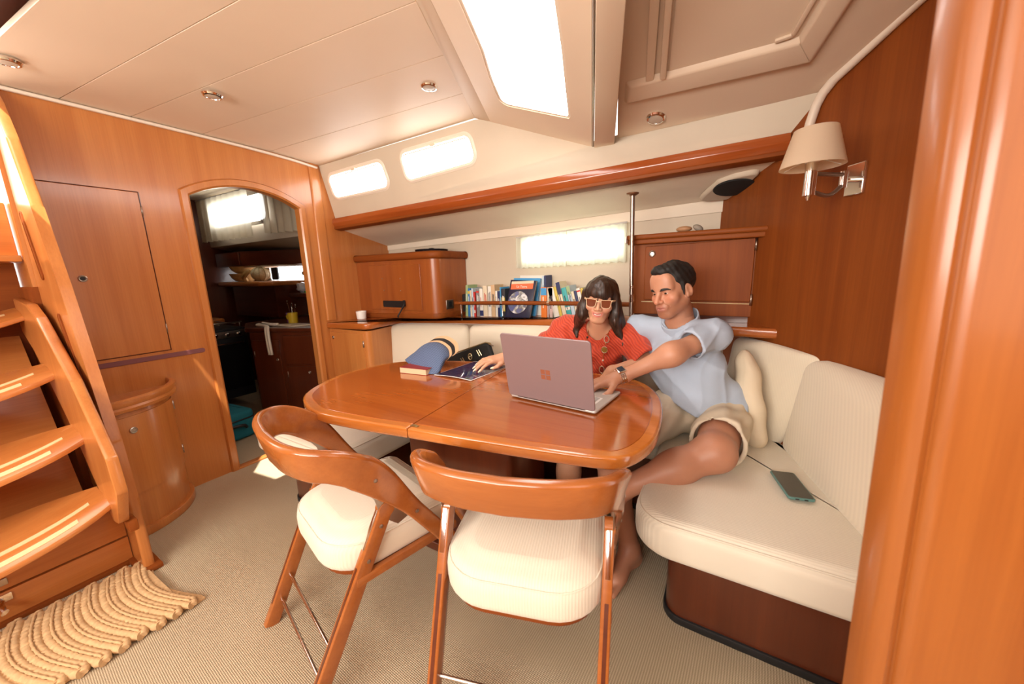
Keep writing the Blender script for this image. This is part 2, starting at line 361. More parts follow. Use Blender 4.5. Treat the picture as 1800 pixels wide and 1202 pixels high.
bm = B(); slab(bm, rpoly([(.815,.44),(.842,.44),(.842,.925),(.815,.925)], .012, 4), 0, .004, .002, 2, basis((XL+.0005,0,0), (0,0,1), (0,1,0), (1,0,0))); obj('inlay_strip', bm, M['tape'], wl, label='plum coloured strip let into the bulkhead')
# ---- hull side wall (with a curtained port)
bm = B(); prism(bm, [(XL,2.42,.6),(.05,2.42,.6),(.05,2.42,1.62),(XL,2.42,1.62)], (0,.03,0)); wb = struct('wall_back', bm, M['hullw'], label='cream hull lining behind the bookshelf', cat='wall')
bm = B(); slab(bm, rpoly([(-1.335,1.295),(-.615,1.31),(-.605,1.485),(-1.32,1.465)], .03, 5), 0, .008, .002, 2, basis((0,2.421,0), (1,0,0), (0,0,1), (0,-1,0))); wn = struct('window_3', bm, M['glow3'], label='long narrow hull window glowing green behind the sheer curtain', cat='window')
# ---- under-deck lining and valance
U0, U1, U2, U3 = V((XL,1.95,1.614)), V((.16,2.03,1.69)), V((-.07,2.41,1.60)), V((XL,2.41,1.504))
bm = B(); prism(bm, [U0, U1, U2, U3], (0,.004,.03)); struct('trim_4', bm, M['lining'], label='cream lining under the side deck above the bookshelf', cat='lining')
bm = B(); prism(bm, [U3, U2, U2+V((0,.0,-.07)), U3+V((0,0,-.042))], (0,.035,0), .004); struct('trim_5', bm, M['lining'], label='cream valance band along the top of the hull lining', cat='valance')
# ---- coachroof side panel with two windows
PA, PB, PC, PD = V((XL,1.916,1.69)), V((XL,1.825,2.065)), V((.237,1.866,1.856)), V((.17,2.005,1.764))
PN = V((-.034,.9712,.2357)).normalized()
P3, P4, P5, P7, P8 = V((-1.322,1.868,2.093)), V((-1.226,1.879,2.065)), V((-.674,1.949,1.853)), V((-.557,1.956,1.842)), V((-.537,1.951,1.867))
bm = B(); prism(bm, [PA, PB, P3, P4+V((0,0,.02)), V((-.665,1.945,1.875)), V((-.54,1.945,1.88)), PC, PD], PN*.03); wu = struct('wall_coachroof', bm, M['hullw'], label='cream coachroof side panel with two slim windows', cat='wall')
def roof_window(name, c, lab):
    c = [V(p) for p in c]; ctr = sum(c, V())/4; xax = (c[1]-c[0]).normalized(); yax = PN.cross(xax).normalized(); m4 = basis(ctr, xax, yax, -PN)
    loc = [((p-ctr).dot(xax), (p-ctr).dot(yax)) for p in c]; rp = rpoly(loc, .055, 6)
    if sum(rp[i][0]*rp[(i+1)%len(rp)][1]-rp[(i+1)%len(rp)][0]*rp[i][1] for i in range(len(rp))) < 0: rp = rp[::-1]
    m4 = basis(ctr, xax, yax, xax.cross(yax)); s_ = -1 if xax.cross(yax).dot(PN) > 0 else 1
    o1 = inset(rp, -.012); i1 = inset(rp, .012); bm = B()
    rings = [[bm.verts.new(m4 @ V((x, y, s_*z))) for x, y in p] for p, z in ((o1,.001),(rp,.007),(i1,.004),(i1,-.01))]
    for a, b in zip(rings[:-1], rings[1:]):
        for k in range(len(a)): bm.faces.new([a[k], a[(k+1)%len(a)], b[(k+1)%len(a)], b[k]])
    w = struct(name, bm, M['bead'], label=lab, cat='window')
    bm = B(); slab(bm, i1, -.002, .002, .0005, 1, m4); obj('pane', bm, M['glow2'], w)
    xs = [p[0] for p in rp]; ys = [p[1] for p in rp]; top = max(ys) if (m4.to_3x3() @ V((0,1,0))).z > 0 else min(ys); sg = 1 if top > 0 else -1
    bm = B(); box(bm, (0, top-sg*.024, s_*.008), ((max(xs)-min(xs))*.86, .006, .004), m4); box(bm, (0, top-sg*.012, s_*.009), (.04,.014,.006), m4); obj('blind_rail', bm, M['cream'], w)
    return w
roof_window('window_1', [(-2.697,1.844,1.995),(-2.107,1.860,2.013),(-2.081,1.904,1.835),(-2.682,1.886,1.824)], 'coachroof window nearest the arched doorway, blind half drawn')
roof_window('window_2', [(-1.943,1.862,2.027),(-1.374,1.879,2.042),(-1.351,1.918,1.884),(-1.927,1.907,1.848)], 'coachroof window nearest the ceiling hatch, blind half drawn')
# teak beam under the panel
bm = B(); prism(bm, [(XL,1.955,1.612),(XL,1.90,1.622),(XL,1.882,1.655),(XL,1.886,1.69),(XL,1.955,1.70)], V((.16,2.0,1.764))-V((XL,1.916,1.691)), .006)
struct('trim_6', bm, M['wx'] if 0 else wood('beam_teak', (.30,.062,.012), (.40,.095,.018), 'x', .2, .6), label='long dark teak beam below the coachroof windows', cat='beam')
bm = B(); prism(bm, [(XL,1.95,1.600),(XL,1.895,1.610),(XL,1.893,1.626),(XL,1.95,1.62)], V((.16,2.0,1.764))-V((XL,1.916,1.691)), .003)
struct('trim_7', bm, M['dx'], label='narrow teak lip along the bottom of the long beam', cat='lip')
# ---- ceiling: planked left part
bd = lambda y: -1.322 + (1.868-y)*.4444      # seam beside the hatch trim
zl = lambda y, s=0: (2.09 - .005*max(0,y-.4) - .05*max(0,y-1.5)**1.0) + .035*s
gl = [-1.95,-1.2,-.75,-.45,-.2,.08,.30,.56,.80,1.10,1.48,1.835]; gr = [-1.95,-1.2,-.6,-.25,0,.3,.52,.80,1.05,1.33,1.62,1.868]
ct = bpy.data.objects.new('ceiling', None); COL.objects.link(ct); OFF['ceiling'] = V((0,0,0)); tag(ct, 'planked cream vinyl ceiling over the saloon', 'ceiling', None, 'structure')
for i in range(len(gl)-1):
    g = .0009; xr0, xr1 = bd(gr[i]), bd(gr[i+1]); x0 = -2.755
    if .07 < gl[i] < .29: x0 = -2.12                    # companionway opening, cut to an unseen slot that lets sun onto the floor
    a0, a1, b1, b0 = V((x0,gl[i]+g,zl(gl[i]))), V((xr0,gr[i]+g,zl(gr[i],1))), V((xr1,gr[i+1]-g,zl(gr[i+1],1))), V((x0,gl[i+1]-g,zl(gl[i+1])))
    bm = B(); prism(bm, [a0,a1,b1,b0], (0,0,.02), .0015, seg=1)
    if x0 > -2.5: prism(bm, [(-2.755,gl[i],zl(gl[i])),(-2.64,gl[i],zl(gl[i])),(-2.64,gl[i+1],zl(gl[i+1])),(-2.755,gl[i+1],zl(gl[i+1]))], (0,0,.02))
    obj('panel', bm, M['ceil'], ct)
bm = B(); prism(bm, [(-2.76,.30,2.16),(bd(.30),.30,2.16),(bd(1.80),1.80,2.16),(-2.76,1.80,2.16)], (0,0,.01)); prism(bm, [(-2.05,.29,2.16),(-2.05,-1.95,2.16),(bd(-1.9),-1.95,2.16),(bd(.29),.29,2.16)], (0,0,.01)); obj('backing_board', bm, M['kx'], ct)
# sloping hatch panel
T2, E5, HU, HU2 = V((-1.226,1.879,2.065)), V((-.665,1.950,1.852)), V((-.917,1.076,2.125)), V((-.369,1.069,1.933))
HN = V((-.32614,-.19505,-.92498)); dH0, dH1 = (HU-T2), (HU2-E5)
hx = [V(p) for p in ((-.672,1.682,1.911),(-.690,1.705,1.912),(-.985,1.681,2.022),(-1.003,1.672,2.030),(-1.014,1.650,2.038),(-1.015,1.631,2.042),(-.960,1.475,2.055),(-.882,1.303,2.065),(-.805,1.074,2.086),(-.70,.74,2.118),(-.33,.74,1.99),(-.466,1.070,1.967),(-.529,1.268,1.947),(-.60,1.47,1.929))]
outer = [T2, E5, E5+dH1*1.6, T2+dH0*1.6]
# ring between the outer quad and the hatch opening, as one bridged plate
ctr = sum(hx, V())/len(hx); au = (E5-T2).normalized(); av = HN.cross(au).normalized()
def to2(p): q = p-ctr; return (q.dot(au), q.dot(av))
h2 = [to2(p) for p in hx]; o2 = [to2(p) for p in outer]
def ring_plate(bm, outp, inp, m4, z0, z1, n=64):
    def cast(poly, ang):
        d = V((math.cos(ang), math.sin(ang))); best = None
        for i in range(len(poly)):
            p, q = V(poly[i]), V(poly[(i+1)%len(poly)]); e = q-p; den = d.x*e.y-d.y*e.x
            if abs(den) < 1e-9: continue
            t = (p.x*e.y-p.y*e.x)/den; u = (p.x*d.y-p.y*d.x)/den
            if t > 0 and -1e-6 <= u <= 1+1e-6 and (best is None or t > best): best = t
        return d*(best or .1)
    angs = sorted([2*PI*k/n for k in range(n)] + [math.atan2(p[1],p[0]) % (2*PI) for p in list(outp)+list(inp)])
    A_ = []
    for a in angs:
        if not A_ or a-A_[-1] > 1e-4: A_.append(a)
    V4 = [[bm.verts.new(m4 @ V((c.x, c.y, z))) for a in A_ for c in [cast(pp, a)]] for pp, z in ((outp,z0),(inp,z0),(inp,z1),(outp,z1))]
    for i in range(4):
        q, w = V4[i], V4[(i+1)%4]
        for k in range(len(q)): bm.faces.new([q[k], q[(k+1)%len(q)], w[(k+1)%len(q)], w[k]])
mh = basis(ctr, au, av, au.cross(av)); sg = 1 if au.cross(av).z > 0 else -1
bm = B(); ring_plate(bm, o2, h2, mh, 0, sg*.03); struct('trim_8', bm, M['ceil'], label='sloping cream panel surrounding the bright ceiling hatch', cat='ceiling panel')
bm = B(); ring_plate(bm, inset(h2, -.004), inset(h2, .012) , mh, sg*.004, sg*.035); hw = struct('window_4', bm, M['bead'], label='large ceiling hatch blazing with daylight', cat='hatch')
bm = B(); slab(bm, inset(h2, .004), min(sg*.03,sg*.036), max(sg*.03,sg*.036), .0005, 1, mh); obj('pane', bm, M['glow'], hw)
# hatch side trims
e3 = V((-1.322,1.868,2.098)); t3 = V((-.956,1.040,2.128)); dT = t3-e3
bm = B(); prism(bm, [e3, T2, T2+dH0*1.6, e3+dT*1.6], V((.1,.05,.5))*.03, .003); struct('trim_9', bm, M['ceil'], label='cream trim strip between the planked ceiling and the hatch panel', cat='trim')
b0, b1 = V((-.652,1.950,1.850)), V((-.553,1.956,1.842)); q1 = V((-.335,1.0,1.925)); q2 = V((-.255,.99,1.935))
for nm in ('trim_10',):
    bm = B(); lo = [b0+V((0,0,-.012)), b1+V((0,0,-.012)), b1+(q2-b1)*1.6+V((0,0,-.012)), b0+(q1-b0)*1.6+V((0,0,-.012))]; hexa(bm, lo, [p+V((0,0,.20)) for p in lo], .006)
    struct(nm, bm, M['ceil'], label='cream boxed beam beside the ceiling hatch', cat='beam')
bm = B(); tube(bm, [E5+V((.006,0,-.002)), E5+dH1*1.6+V((.006,0,-.002))], .004, 6); struct('trim_11', bm, M['steel'], label='slim metal track along the edge of the ceiling hatch panel', cat='track')
# ---- right-hand ceiling with closed hatch
zr = lambda x, y: 1.8555 - .04746*(x-.237) - .30*(y-1.868)
def rc(x, y, d=0): return V((x, y, zr(x,y)-d))
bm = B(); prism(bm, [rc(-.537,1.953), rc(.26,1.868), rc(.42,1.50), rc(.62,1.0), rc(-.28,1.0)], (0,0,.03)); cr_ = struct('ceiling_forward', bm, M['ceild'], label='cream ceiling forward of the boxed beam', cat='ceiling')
def bar(bm, a, b, w, d, side=0):
    a, b = V(a), V(b); t = (b-a).normalized(); n_ = V((-.047,-.30,-1)).normalized(); s_ = t.cross(n_).normalized()
    hexa(bm, [a-s_*w/2, a+s_*w/2, b+s_*w/2, b-s_*w/2], [a-s_*w/2+n_*d, a+s_*w/2+n_*d, b+s_*w/2+n_*d, b-s_*w/2+n_*d], min(w,d)*.35)
th = thing('closed_hatch', 'closed ceiling hatch in a raised cream frame near the sconce wall', 'hatch', rc(-.05,1.5))
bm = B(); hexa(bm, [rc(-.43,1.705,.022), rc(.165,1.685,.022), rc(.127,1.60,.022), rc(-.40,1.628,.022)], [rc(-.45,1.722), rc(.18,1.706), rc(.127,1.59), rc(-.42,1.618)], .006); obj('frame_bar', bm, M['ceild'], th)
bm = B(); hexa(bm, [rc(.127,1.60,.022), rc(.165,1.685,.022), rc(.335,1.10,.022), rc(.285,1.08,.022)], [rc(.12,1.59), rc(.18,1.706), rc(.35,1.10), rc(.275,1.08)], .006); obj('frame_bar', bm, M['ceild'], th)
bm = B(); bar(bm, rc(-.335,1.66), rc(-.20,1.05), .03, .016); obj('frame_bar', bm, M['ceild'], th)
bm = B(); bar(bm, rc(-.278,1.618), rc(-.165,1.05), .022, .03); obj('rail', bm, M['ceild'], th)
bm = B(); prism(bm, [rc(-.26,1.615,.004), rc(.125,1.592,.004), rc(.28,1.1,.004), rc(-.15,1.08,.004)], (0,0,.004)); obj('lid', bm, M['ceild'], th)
bm = B(); bar(bm, rc(.105,1.575,.004), rc(.16,1.40,.004), .012, .012); bar(bm, rc(.06,1.585,.004), rc(.105,1.577,.004), .012, .010); obj('catch', bm, M['ceild'], th)
# rest of the deckhead behind the photographer, and an unseen deck slab added to block stray sun
bm = B(); prism(bm, [(-.35,1.03,2.14),(.70,1.03,2.14),(1.3,-1.95,2.14),(bd(-1.95)-.05,-1.95,2.14),(-.15,.70,2.14)], (0,0,.02)); struct('ceiling_aft', bm, M['ceil'], label='plain cream ceiling over the near side of the saloon', cat='ceiling')
bm = B()
for c, s in (((-1.0,1.45,2.42),(8.2,2.26,.04)),((-.175,-.8,2.42),(3.55,2.25,.04)),((-3.95,-.8,2.42),(1.5,2.25,.04)),((-2.575,-1.45,2.42),(1.25,.95,.04))): box(bm, c, s)
struct('deck', bm, M['white'], label='white deck slab added unseen above the cabin to block stray sun', cat='deck')
# ---- right bulkhead
w0, wd = V((-.09,2.433,0)), V((.5,-.866,0)); w1 = w0+wd*1.62
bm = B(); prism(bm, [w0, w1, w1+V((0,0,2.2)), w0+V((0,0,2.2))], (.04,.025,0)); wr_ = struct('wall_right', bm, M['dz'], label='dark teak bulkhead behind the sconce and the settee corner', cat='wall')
wn_ = V((-.866,-.5,0))
def onw(s, z, d=0): p = w0+wd*s + wn_*d; return V((p.x, p.y, z))
sW = lambda x: (x-w0.x)/.5
# white bead along the top of the bulkhead
bm = B(); pth = [onw(sW(.212),1.70,.014), onw(sW(.220),1.765,.014), onw(sW(.230),1.815,.014), onw(sW(.243),1.845,.014), onw(sW(.265),1.870,.014), onw(sW(.39),1.943,.014), onw(sW(.70),2.11,.014)]
sweep(bm, pth, [wn_]*len(pth), [.03]*len(pth), [.028]*len(pth), .8); struct('trim_12', bm, M['bead'], label='pale bead along the top of the dark teak bulkhead', cat='bead')
bm = B(); pth = cr([(XL+.012,-.5,2.078),(XL+.012,.4,2.078),(XL+.012,1.2,2.074),(XL+.012,1.6,2.062),(XL+.012,1.80,2.045)], 4)
sweep(bm, pth, [V((1,0,0))]*len(pth), [.016]*len(pth), [.022]*len(pth), .8); struct('trim_13', bm, M['bead'], label='white bead where the planked ceiling meets the left bulkhead', cat='bead')
# ---- near jamb on the right
jl = V((.66,.17,0)).normalized(); jb = V((.175,.573,0)) + jl*.040; lean = V((-.024,.007,1.16)).normalized()
def jp(s, d): return jb + jl*s + V((-jl.y, jl.x, 0))*d
sec = [jp(0,.05), jp(-.002,.012), jp(.004,.002), jp(.012,-.004), jp(.019,-.002), jp(.0235,.004), jp(.026,.004), jp(.030,-.003), jp(.038,-.006), jp(.75,-.006), jp(.75,.05)]
bm = B(); prism(bm, [p for p in sec], lean*2.2); struct('trim_14', bm, wood('near_teak', (.265,.073,.013), (.345,.108,.020), 'z', .32, .3), label='blurred teak door jamb close to the photographer', cat='jamb', smooth=50)
# ---- walls on the near side, unseen in the photograph
bm = B(); box(bm, (-.8,-1.95,.55), (5.0,.05,1.1)); box(bm, (-.8,-1.95,2.0), (5.0,.05,.4)); box(bm, (-2.6,-1.95,1.45), (1.3,.05,.75)); box(bm, (1.1,-1.95,1.45), (1.2,.05,.75)); struct('wall_front', bm, M['wx'], label='teak side of the saloon behind the photographer', cat='wall')
bm = B(); box(bm, (1.35,-.6,1.07), (.05,2.7,2.14)); struct('wall_forward', bm, M['wy'], label='teak partition behind the door jamb', cat='wall')
bm = B(); prism(bm, [(XL,-1.95,0),(XL,-.84,0),(XL,-.84,2.15),(XL,-1.95,2.15)], (-.045,0,0)); struct('wall_aft', bm, M['wz'], label='teak bulkhead on the far side of the ladder', cat='wall')
# ---- galley shell
GX = -5.05
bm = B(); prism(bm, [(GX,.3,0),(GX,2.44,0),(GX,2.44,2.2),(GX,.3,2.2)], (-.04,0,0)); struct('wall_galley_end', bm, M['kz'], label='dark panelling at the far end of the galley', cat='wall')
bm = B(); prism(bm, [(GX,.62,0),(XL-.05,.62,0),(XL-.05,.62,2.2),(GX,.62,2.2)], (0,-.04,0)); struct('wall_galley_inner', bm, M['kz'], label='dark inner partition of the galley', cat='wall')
bm = B(); prism(bm, [(GX,2.41,0),(XL-.05,2.41,0),(XL-.05,2.41,1.7),(GX,2.41,1.7)], (0,.04,0)); struct('wall_galley_hull', bm, M['hullw'], label='pale hull lining of the galley', cat='wall')
bm = B(); prism(bm, [(GX,1.93,1.60),(XL-.05,1.93,1.60),(XL-.05,1.88,2.12),(GX,1.88,2.12)], (0,.04,0)); struct('wall_galley_coachroof', bm, M['hullw'], label='pale coachroof side above the galley', cat='wall')
bm = B(); prism(bm, [(GX,1.93,1.60),(XL-.05,1.93,1.60),(XL-.05,2.43,1.50),(GX,2.43,1.50)], (0,0,.03)); struct('trim_15', bm, M['hullw'], label='pale lining under the galley side deck', cat='lining')
bm = B(); prism(bm, [(GX,.6,2.10),(XL-.05,.6,2.10),(XL-.05,1.95,2.09),(GX,1.95,2.09)], (0,0,.03)); struct('ceiling_galley', bm, M['ceil'], label='pale ceiling of the galley', cat='ceiling')
# ================================================================== helpers for soft things
def puff(bm, lo, hi, r=.04, n=10, bulge=.0, dims=None):
    """rounded cushion inside 8 corners (lo 4, hi 4, same order)"""
    lo = [V(p) for p in lo]; hi = [V(p) for p in hi]
    a = dims or (((lo[1]-lo[0]).length+(lo[2]-lo[3]).length)/2, ((lo[3]-lo[0]).length+(lo[2]-lo[1]).length)/2, sum((hi[i]-lo[i]).length for i in range(4))/4)
    h = V([x/2 for x in a]); rr = min(r, min(h)*.98); vs = {}
    ticks = []
    for k in range(3):
        e = [-h[k], -h[k]+rr*.3, -h[k]+rr*.65, -h[k]+rr]; m = max(3, int(n)); e += [(-h[k]+rr)+(2*h[k]-2*rr)*j/m for j in range(1, m)]; e += [h[k]-rr, h[k]-rr*.65, h[k]-rr*.3, h[k]]; ticks.append(e)
    def tri(u, v, w):
        p = [lo[i].lerp(hi[i], w) for i in range(4)]; return p[0].lerp(p[1], u).lerp(p[3].lerp(p[2], u), v)
    def vert(i, j, k):
        key = (i, j, k)
        if key in vs: return vs[key]
        p = V((ticks[0][i], ticks[1][j], ticks[2][k])); c = V([max(-h[q]+rr, min(h[q]-rr, p[q])) for q in range(3)]); d = p-c
        if d.length > 1e-9:
            q = c + d.normalized()*rr; p = q
        if bulge:
            for ax in range(3):
                o = [(p[q]/h[q])**2 for q in range(3) if q != ax]; p[ax] += bulge*(p[ax]/h[ax])*max(0, 1-o[0])*max(0, 1-o[1])*(1 if ax == 2 else .35)
        vs[key] = bm.verts.new(tri(*[(p[q]/h[q]+1)/2 for q in range(3)])); return vs[key]
    N0, N1, N2 = [len(t)-1 for t in ticks]
    for i in range(N0):
        for j in range(N1):
            for k in (0, N2): bm.faces.new([vert(i,j,k), vert(i+1,j,k), vert(i+1,j+1,k), vert(i,j+1,k)])
    for i in range(N0):
        for k in range(N2):
            for j in (0, N1): bm.faces.new([vert(i,j,k), vert(i+1,j,k), vert(i+1,j,k+1), vert(i,j,k+1)])
    for j in range(N1):
        for k in range(N2):
            for i in (0, N0): bm.faces.new([vert(i,j,k), vert(i,j+1,k), vert(i,j+1,k+1), vert(i,j,k+1)])
def drape(name, x0, x1, zt0, zt1, zb0, zb1, y, amp, folds, mat, label, cat='curtain', gather=.0):
    bm = B(); nx, nz = folds*8, 8; g = []
    rnd = random.Random(len(name)+folds)
    ph = [rnd.uniform(-.5,.5) for _ in range(folds+2)]
    for i in range(nx+1):
        u = i/nx; row = []
        f = u*folds; d = math.sin(f*2*PI+ph[int(f)]*.6)*amp*(.7+.5*ph[int(f)])
        for k in range(nz+1):
            w = k/nz; x = x0+(x1-x0)*u + gather*(w)*(.5-u); row.append(bm.verts.new((x, y-.012-d*(.35+.65*w), (zt0+(zt1-zt0)*u)*(1-w)+(zb0+(zb1-zb0)*u)*w+.004*math.sin(f*2*PI)*w)))
        g.append(row)
    for i in range(nx):
        for k in range(nz): bm.faces.new([g[i][k], g[i+1][k], g[i+1][k+1], g[i][k+1]])
    t = thing(name, label, cat, (min(x0,x1), y, min(zb0,zb1)))
    obj('fabric', bm, mat, t, smooth=180)
    bm = B(); tube(bm, [(x0,y-.01,zt0+.004),(x1,y-.01,zt1+.004)], .006, 8); obj('curtain_rail', bm, M['white'], t); return t
# ================================================================== GALLEY
drape('curtain', -4.95, -3.87, 2.06, 2.05, 1.64, 1.63, 1.835, .020, 9, M['curtain2'], 'cream galley curtain drawn over the far coachroof window')
drape('curtain', -3.66, -2.98, 2.05, 2.04, 1.64, 1.62, 1.835, .020, 6, M['curtain2'], 'cream galley curtain nearest the door arch, partly hidden by it')
t = thing('galley_window', 'bright galley window gap between the two cream curtains', 'window', (-3.9,1.88,1.74), kind='structure')
m4 = basis((0,1.878,0), (1,0,0), (0,0,1), (0,-1,0)); rp = rpoly([(-4.7,1.77),(-3.67,1.77),(-3.67,2.0),(-4.7,2.0)], .06, 5)
bm = B(); ring_plate(bm, [(p[0]+4.18,p[1]-1.885) for p in inset(rp,-.03)], [(p[0]+4.18,p[1]-1.885) for p in rp], basis((-4.18,1.876,1.885), (1,0,0), (0,0,1), (0,-1,0)), 0, .015); obj('window_frame', bm, M['alu'] if 0 else M['steel'], t)
bm = B(); slab(bm, rp, -.006, -.002, .001, 1, m4); obj('pane', bm, M['glow4'], t)
bm = B(); box(bm, (-3.72,1.862,1.765), (.09,.02,.02), bev=.004); box(bm, (-3.70,1.855,1.75), (.03,.02,.035), bev=.004); obj('catch', bm, M['steel'], t)
t = thing('port_light', 'small pale framed port in the galley hull side above the worktop', 'window', (-4.45,2.40,1.21), kind='structure')
rp = rpoly([(-4.80,1.21),(-4.02,1.21),(-4.02,1.43),(-4.80,1.43)], .05, 5)
bm = B(); ring_plate(bm, [(p[0]+4.41,p[1]-1.32) for p in inset(rp,-.035)], [(p[0]+4.41,p[1]-1.32) for p in rp], basis((-4.41,2.405,1.32), (1,0,0), (0,0,1), (0,-1,0)), 0, .025); obj('window_frame', bm, M['white'], t)
bm = B(); slab(bm, rp, -.004, .0, .001, 1, basis((0,2.405,0), (1,0,0), (0,0,1), (0,-1,0))); obj('pane', bm, M['glow4'], t)
bm = B(); slab(bm, rpoly([(-4.78,1.22),(-4.64,1.22),(-4.64,1.42),(-4.78,1.42)], .03, 4), .002, .02, .004, 2, basis((0,2.405,0), (1,0,0), (0,0,1), (0,-1,0))); obj('fender', bm, M['black'], t)
t = thing('wall_cupboard', 'dark wooden cupboard hung under the galley side deck', 'cupboard', (-4.4,2.1,1.38))
bm = B(); prism(bm, [(-5.0,1.93,1.375),(-4.42,1.93,1.375),(-3.72,2.2,1.375),(-3.72,2.40,1.375),(-5.0,2.40,1.375)], (0,0,.15), .012); obj('body', bm, M['kx'], t)
bm = B(); prism(bm, [(-4.95,1.92,1.39),(-4.45,1.92,1.39),(-4.45,1.92,1.515),(-4.95,1.92,1.515)], (0,.01,0), .003); obj('door', bm, M['kx'], t)
bm = B(); box(bm, (-4.3,2.15,1.368), (.9,.3,.012)); obj('light_strip', bm, M['cream'], t)
t = thing('galley_shelf', 'high galley shelf holding the bowls, with a rounded lit edge', 'shelf', (-4.5,2.05,1.17))
bm = B(); slab(bm, rpoly([(-5.0,1.90),(-4.10,1.90),(-4.0,2.0),(-4.0,2.40),(-5.0,2.40)], .05), 1.165, 1.215, .02); obj('board', bm, M['wx'], t)
bm = B(); box(bm, (-4.5,2.2,1.0), (.9,.34,.33)); obj('back_panel', bm, M['kx'], t)
t = thing('lower_galley_shelf', 'low dark galley shelf below the port', 'shelf', (-3.9,2.3,1.04))
bm = B(); slab(bm, rpoly([(-4.05,2.16),(-3.55,2.16),(-3.55,2.41),(-4.05,2.41)], .02), 1.04, 1.085, .01); obj('board', bm, M['kx'], t)
def bowl(c, r, h, name, lab, mat):
    bm = B(); lathe(bm, [(r*.45,0),(r*.62,.006),(r*.85,h*.45),(r,h),(r*.95,h),(r*.8,h*.45),(r*.5,.018)], c, 20); return tag(obj(name, bm, mat), lab, 'bowl')
M['bowl'] = plain('olive_wood', (.52,.34,.14), .5, noise=.2, nscale=18)
bowl((-4.66,2.04,1.216), .135, .085, 'wooden_bowl', 'lower wooden bowl of the pair on the galley shelf', M['bowl'])
bowl((-4.66,2.06,1.302), .145, .075, 'wooden_bowl', 'upper wooden bowl resting on another on the galley shelf', M['bowl'])
t = thing('netted_melon', 'pale ribbed melon in the galley shelf beside the bowls', 'melon', (-4.26,2.02,1.216))
bm = B()
n0 = 18
for k in range(9):
    pass
prof = [(.012 if i in (0,12) else .085*math.sin(PI*i/12), .145*(1-math.cos(PI*i/12))/2) for i in range(13)]
lathe(bm, prof, (-4.26,2.02,1.216), 20, sx=1.15); obj('rind', bm, plain('melon_rind', (.66,.55,.33), .6, noise=.15, nscale=60), t)
bm = B()
for k in range(10):
    a = 2*PI*k/10; tube(bm, [(-4.26+r*1.15*math.cos(a)*1.01, 2.02+r*math.sin(a)*1.01, 1.216+z) for r, z in prof[1:-1]], .004, 5)
obj('rind_ribs', bm, plain('melon_net', (.50,.40,.22), .7), t)
bm = B(); pts = cr([(-4.47,1.98,1.225),(-4.42,1.93,1.26),(-4.36,1.93,1.30),(-4.33,1.96,1.335)], 5); tube(bm, pts, [.012+.016*math.sin(PI*i/(len(pts)-1)) for i in range(len(pts))], 8); tag(obj('banana', bm, plain('banana_skin', (.50,.30,.10), .5)), 'brownish banana leaning between the bowls and the melon', 'banana')
bm = B(); ball(bm, (-3.93,2.25,1.135), (.075,.05,.05), 14)
for v in bm.verts: v.co += V((random.uniform(-1,1), random.uniform(-1,1), random.uniform(-1,1)))*.009
tag(obj('plastic_bag', bm, plain('clear_film', (.74,.76,.82), .25)), 'crumpled translucent plastic bag on the low galley shelf', 'bag')
bm = B(); lathe(bm, [(.032,0),(.034,.005),(.034,.09),(.03,.1),(.028,.1)], (-3.64,2.22,1.086), 16); tag(obj('tin', bm, plain('teal_tin', (.02,.16,.20), .35)), 'small teal tin at the end of the low galley shelf', 'tin')
bm = B(); lathe(bm, [(.03,0),(.032,.004),(.032,.012),(.028,.016)], (-3.79,2.22,1.086), 16); tag(obj('jar_lid', bm, plain('green_plastic', (.08,.45,.06), .4)), 'green lid lying on the low galley shelf', 'lid')
# cooker
t = thing('cooker', 'steel and black gas cooker in the dark galley', 'cooker', (-4.25,1.45,.0))
bm = B(); box(bm, (-4.26,1.44,.46), (.48,.52,.66), bev=.006); obj('body', bm, M['black'], t)
bm = B(); box(bm, (-4.012,1.44,.74), (.02,.51,.06), bev=.004); obj('control_panel', bm, M['steel'], t)
for k in range(5):
    bm = B(); lathe(bm, [(.016,0),(.016,.012),(.012,.018)], n=14, M4=basis((-4.002,1.25+.095*k,.74), (0,1,0), (0,0,1), (1,0,0))); obj('control_knob', bm, M['chrome'], t)
dr = None
bm = B(); box(bm, (-4.01,1.44,.43), (.02,.48,.42), bev=.006); dr = obj('oven_door', bm, plain('oven_glass', (.01,.01,.01), .08), t)
bm = B(); tube(bm, [(-3.995,1.23,.66),(-3.97,1.25,.66),(-3.97,1.63,.66),(-3.995,1.65,.66)], .008, 8); obj('handle', bm, M['chrome'], dr)
bm = B()
for k in range(4): tube(bm, [(-4.46,1.24+.13*k,.83),(-4.05,1.24+.13*k,.83)], .005, 6)
tube(bm, [(-4.04,1.2,.845),(-4.04,1.68,.845)], .007, 8); tube(bm, [(-4.04,1.22,.80),(-4.04,1.22,.845)], .005, 6); tube(bm, [(-4.04,1.66,.80),(-4.04,1.66,.845)], .005, 6); obj('pan_rack', bm, M['steel'], t)
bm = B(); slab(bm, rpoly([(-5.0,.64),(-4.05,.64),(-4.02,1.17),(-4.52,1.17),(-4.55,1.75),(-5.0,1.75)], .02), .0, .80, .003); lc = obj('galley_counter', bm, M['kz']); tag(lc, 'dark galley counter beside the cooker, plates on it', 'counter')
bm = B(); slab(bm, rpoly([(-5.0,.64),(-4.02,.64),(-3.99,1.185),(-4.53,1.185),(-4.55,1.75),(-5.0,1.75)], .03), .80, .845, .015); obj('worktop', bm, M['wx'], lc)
bm = B(); lathe(bm, [(.05,0),(.09,.008),(.11,.018),(.105,.02),(.05,.006)], (-4.28,1.08,.846), 22); tag(obj('plate', bm, M['white']), 'white plate on the dark worktop left of the cooker', 'plate')
